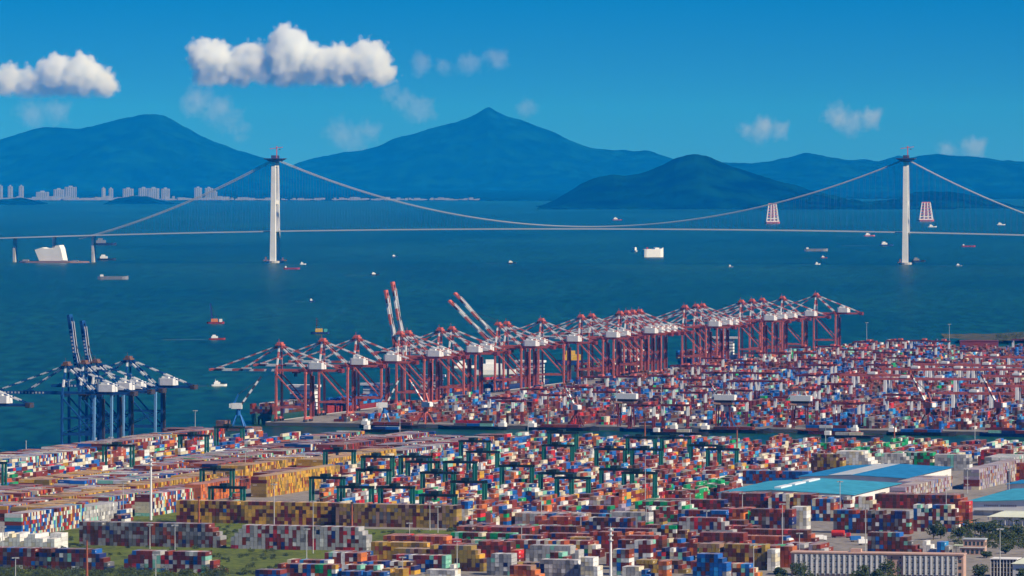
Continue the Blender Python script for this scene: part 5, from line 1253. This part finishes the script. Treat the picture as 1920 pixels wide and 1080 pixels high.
for i, (px, py, h, w, lab) in enumerate([(1496, 1086, 11, 12, 'dark round tree in front of the left end of the pink building'), (1462, 1084, 6, 7, 'small bushy tree left of the pink building'), (1612, 1088, 9, 10, 'dark tree below the middle of the pink building, left'), (1641, 1090, 8, 9, 'low dark tree between two trees below the pink building'), (1668, 1086, 11.5, 11, 'tallest dark tree below the pink building'), (1752, 1070, 8, 6, 'small round tree against the right half of the pink building'), (1838, 1086, 10, 9, 'lone tree right of the pink building'), (1750, 1012, 12, 10, 'dark tree left of the blue stack'), (1764, 1010, 9, 7, 'smaller tree touching the one left of the blue stack'), (1798, 1016, 10, 9, 'tree left of the pinkish house'), (1818, 1000, 9, 12, 'broad tree behind the pinkish house, left'), (1838, 1003, 10, 12, 'broad tree behind the pinkish house, middle'), (1872, 1010, 12, 12, 'broad tree right of the pinkish house'), (1888, 1018, 11, 12, 'dark tree near the right edge above the car park'), (1860, 1005, 10, 11, 'dark tree directly behind the pinkish house roof'), (1908, 1010, 10, 11, 'tree at the right edge below the palms'), (1455, 1052, 9, 5, 'slim tree in the gap left of the pink building'), (1915, 1090, 7, 6, 'small tree at the lower right corner'), (1885, 1038, 5, 7, 'low tree in the car park'), (1850, 1046, 4, 8, 'low hedge tree right of the pinkish house'), (1905, 640, 16, 26, 'dark tree on the far wooded rise at the right edge'), (1880, 642, 13, 24, 'second dark tree on the far rise at the right edge')]):
    tree(px, py, h, w, lab, 50 + i)
def palm(px, py, h, lab, seed):
    r = random.Random(seed); p = P(px, py); t = thing('palm_tree', (p.x, p.y, 0), 0, lab, 'palm', 'row of palms')
    MB().tube((0, 0, 0), (.25, 0, h), .28, 7, r2=.18).obj('trunk', 'trunk', t)
    for k in range(13):
        a = k * 2.4; up = r.uniform(-.1, .75); L = r.uniform(2.6, 3.5); mb = MB(); prev = None
        for i in range(5):
            f = i / 4; c = Vector((.25 + math.cos(a) * L * f, math.sin(a) * L * f, h + up * L * f - 1.6 * f * f)); s = Vector((-math.sin(a), math.cos(a), 0)) * (.55 * (1 - f * .8))
            cur = (c - s + Vector((0, 0, -.25)), c, c + s + Vector((0, 0, -.25)))
            if prev: mb.quad([prev[0], cur[0], cur[1], prev[1]]); mb.quad([prev[1], cur[1], cur[2], prev[2]])
            prev = cur
        mb.obj('frond', 'palm_leaf', t)
for i, (px, py) in enumerate([(1796, 1002), (1812, 1001), (1828, 1002), (1862, 1000), (1875, 1002), (1891, 1000), (1905, 999), (1916, 997), (1760, 985)]):
    palm(px, py, 8.4 + (i % 3) * .7, 'palm tree, %s from the left in the row before the pale hall' % nth(i + 1) if i < 8 else 'lone palm against the white container stacks', i)
# bushes along the bottom left and in the grass
mb = MB(); r = random.Random(3)
for k in range(215):
    if k < 170: px, py, sc_ = r.uniform(-20, 425), r.uniform(1072, 1092), r.uniform(1.6, 3.4)
    elif k < 180: continue
    elif k < 195: px, py, sc_ = r.uniform(845, 880), r.uniform(990, 998), r.uniform(1.2, 2.4)
    elif k < 205: px, py, sc_ = r.uniform(105, 145), r.uniform(1012, 1034), r.uniform(1.0, 2.0)
    else: px, py, sc_ = r.uniform(420, 530), r.uniform(1062, 1084), r.uniform(1.2, 2.4)
    if k > 205 and r.random() < .0: pass
    p = P(px, py); leaf_cloud(mb, (p.x, p.y, sc_ * .7), sc_ * 1.5, sc_ * 1.5, sc_, 110, .42, r)
for k in range(90):
    p = P(r.uniform(1786, 1930), r.uniform(1003, 1030)); sc_ = r.uniform(1.6, 3.6)
    if AB(p)[1] > 0: leaf_cloud(mb, (p.x, p.y, sc_ * .7), sc_ * 1.4, sc_ * 1.4, sc_, 90, .45, r)
for k in range(34):
    p = P(r.choice([r.uniform(1455, 1480), r.uniform(1590, 1700), r.uniform(1480, 1530)]), r.uniform(1085, 1094)); sc_ = r.uniform(1.4, 2.6)
    leaf_cloud(mb, (p.x, p.y, sc_ * .7), sc_ * 1.4, sc_ * 1.4, sc_, 90, .45, r)
for k in range(230):
    a_, b_, sc_ = r.uniform(-2010, -1570), r.uniform(455, 668), r.uniform(.7, 1.9)
    p = XY(a_, b_)
    if free(a_ - 2, a_ + 2, b_ - 2, b_ + 2): leaf_cloud(mb, (p.x, p.y, sc_ * .6), sc_ * 1.7, sc_ * 1.7, sc_, 90, .4, r)
tag(mb.obj('shrubbery', 'shrub_leaf'), 'dark green bushes along the bottom left and at the grass edges', 'bushes', kind='stuff')
# wooded rise and dark shed on the far right
ga = AB(P(1905, 640))
heightfield_pts = [(1800, 641), (1840, 634), (1870, 629), (1900, 627), (1960, 622), (2100, 615), (2300, 640)]
def far_rise():
    Y = 8350; s = Y / FPX; xs = np.linspace((1780 - 960) * s, (2400 - 960) * s, 60); pr = np.array(heightfield_pts, float)
    z = np.interp(xs / s + 960, pr[:, 0], CAMH - (pr[:, 1] - YH) * s); v = []; f = []
    ts = np.linspace(-1, 1, 16)
    for j, t in enumerate(ts):
        for i, x in enumerate(xs): v.append((x, Y + t * 160, max(SEA - .5, (z[i]) * max(0, 1 - t * t) + 2 * float(fbm(np.array(x / 9), np.array(t * 12), 3, 4)))))
    n = len(xs)
    for j in range(15):
        for i in range(n - 1): f.append((j * n + i, j * n + i + 1, (j + 1) * n + i + 1, (j + 1) * n + i))
    me = bpy.data.meshes.new('terrain'); me.from_pydata(v, [], f); me.materials.append(M['scrub']); me.update(); tag(link('terrain', me), kind='structure')
far_rise()
p = P(1800, 655); t = thing('long_shed', (p.x, p.y, 0), -.02, 'long low maroon shed at the far end of the red terminal', 'building')
MB().box(0, 52, 0, 18, 0, 11).obj('wall', 'girder_maroon', t); MB().box(-.6, 52.6, -.6, 18.6, 11.02, 11.8).obj('roof', 'girder_maroon', t)
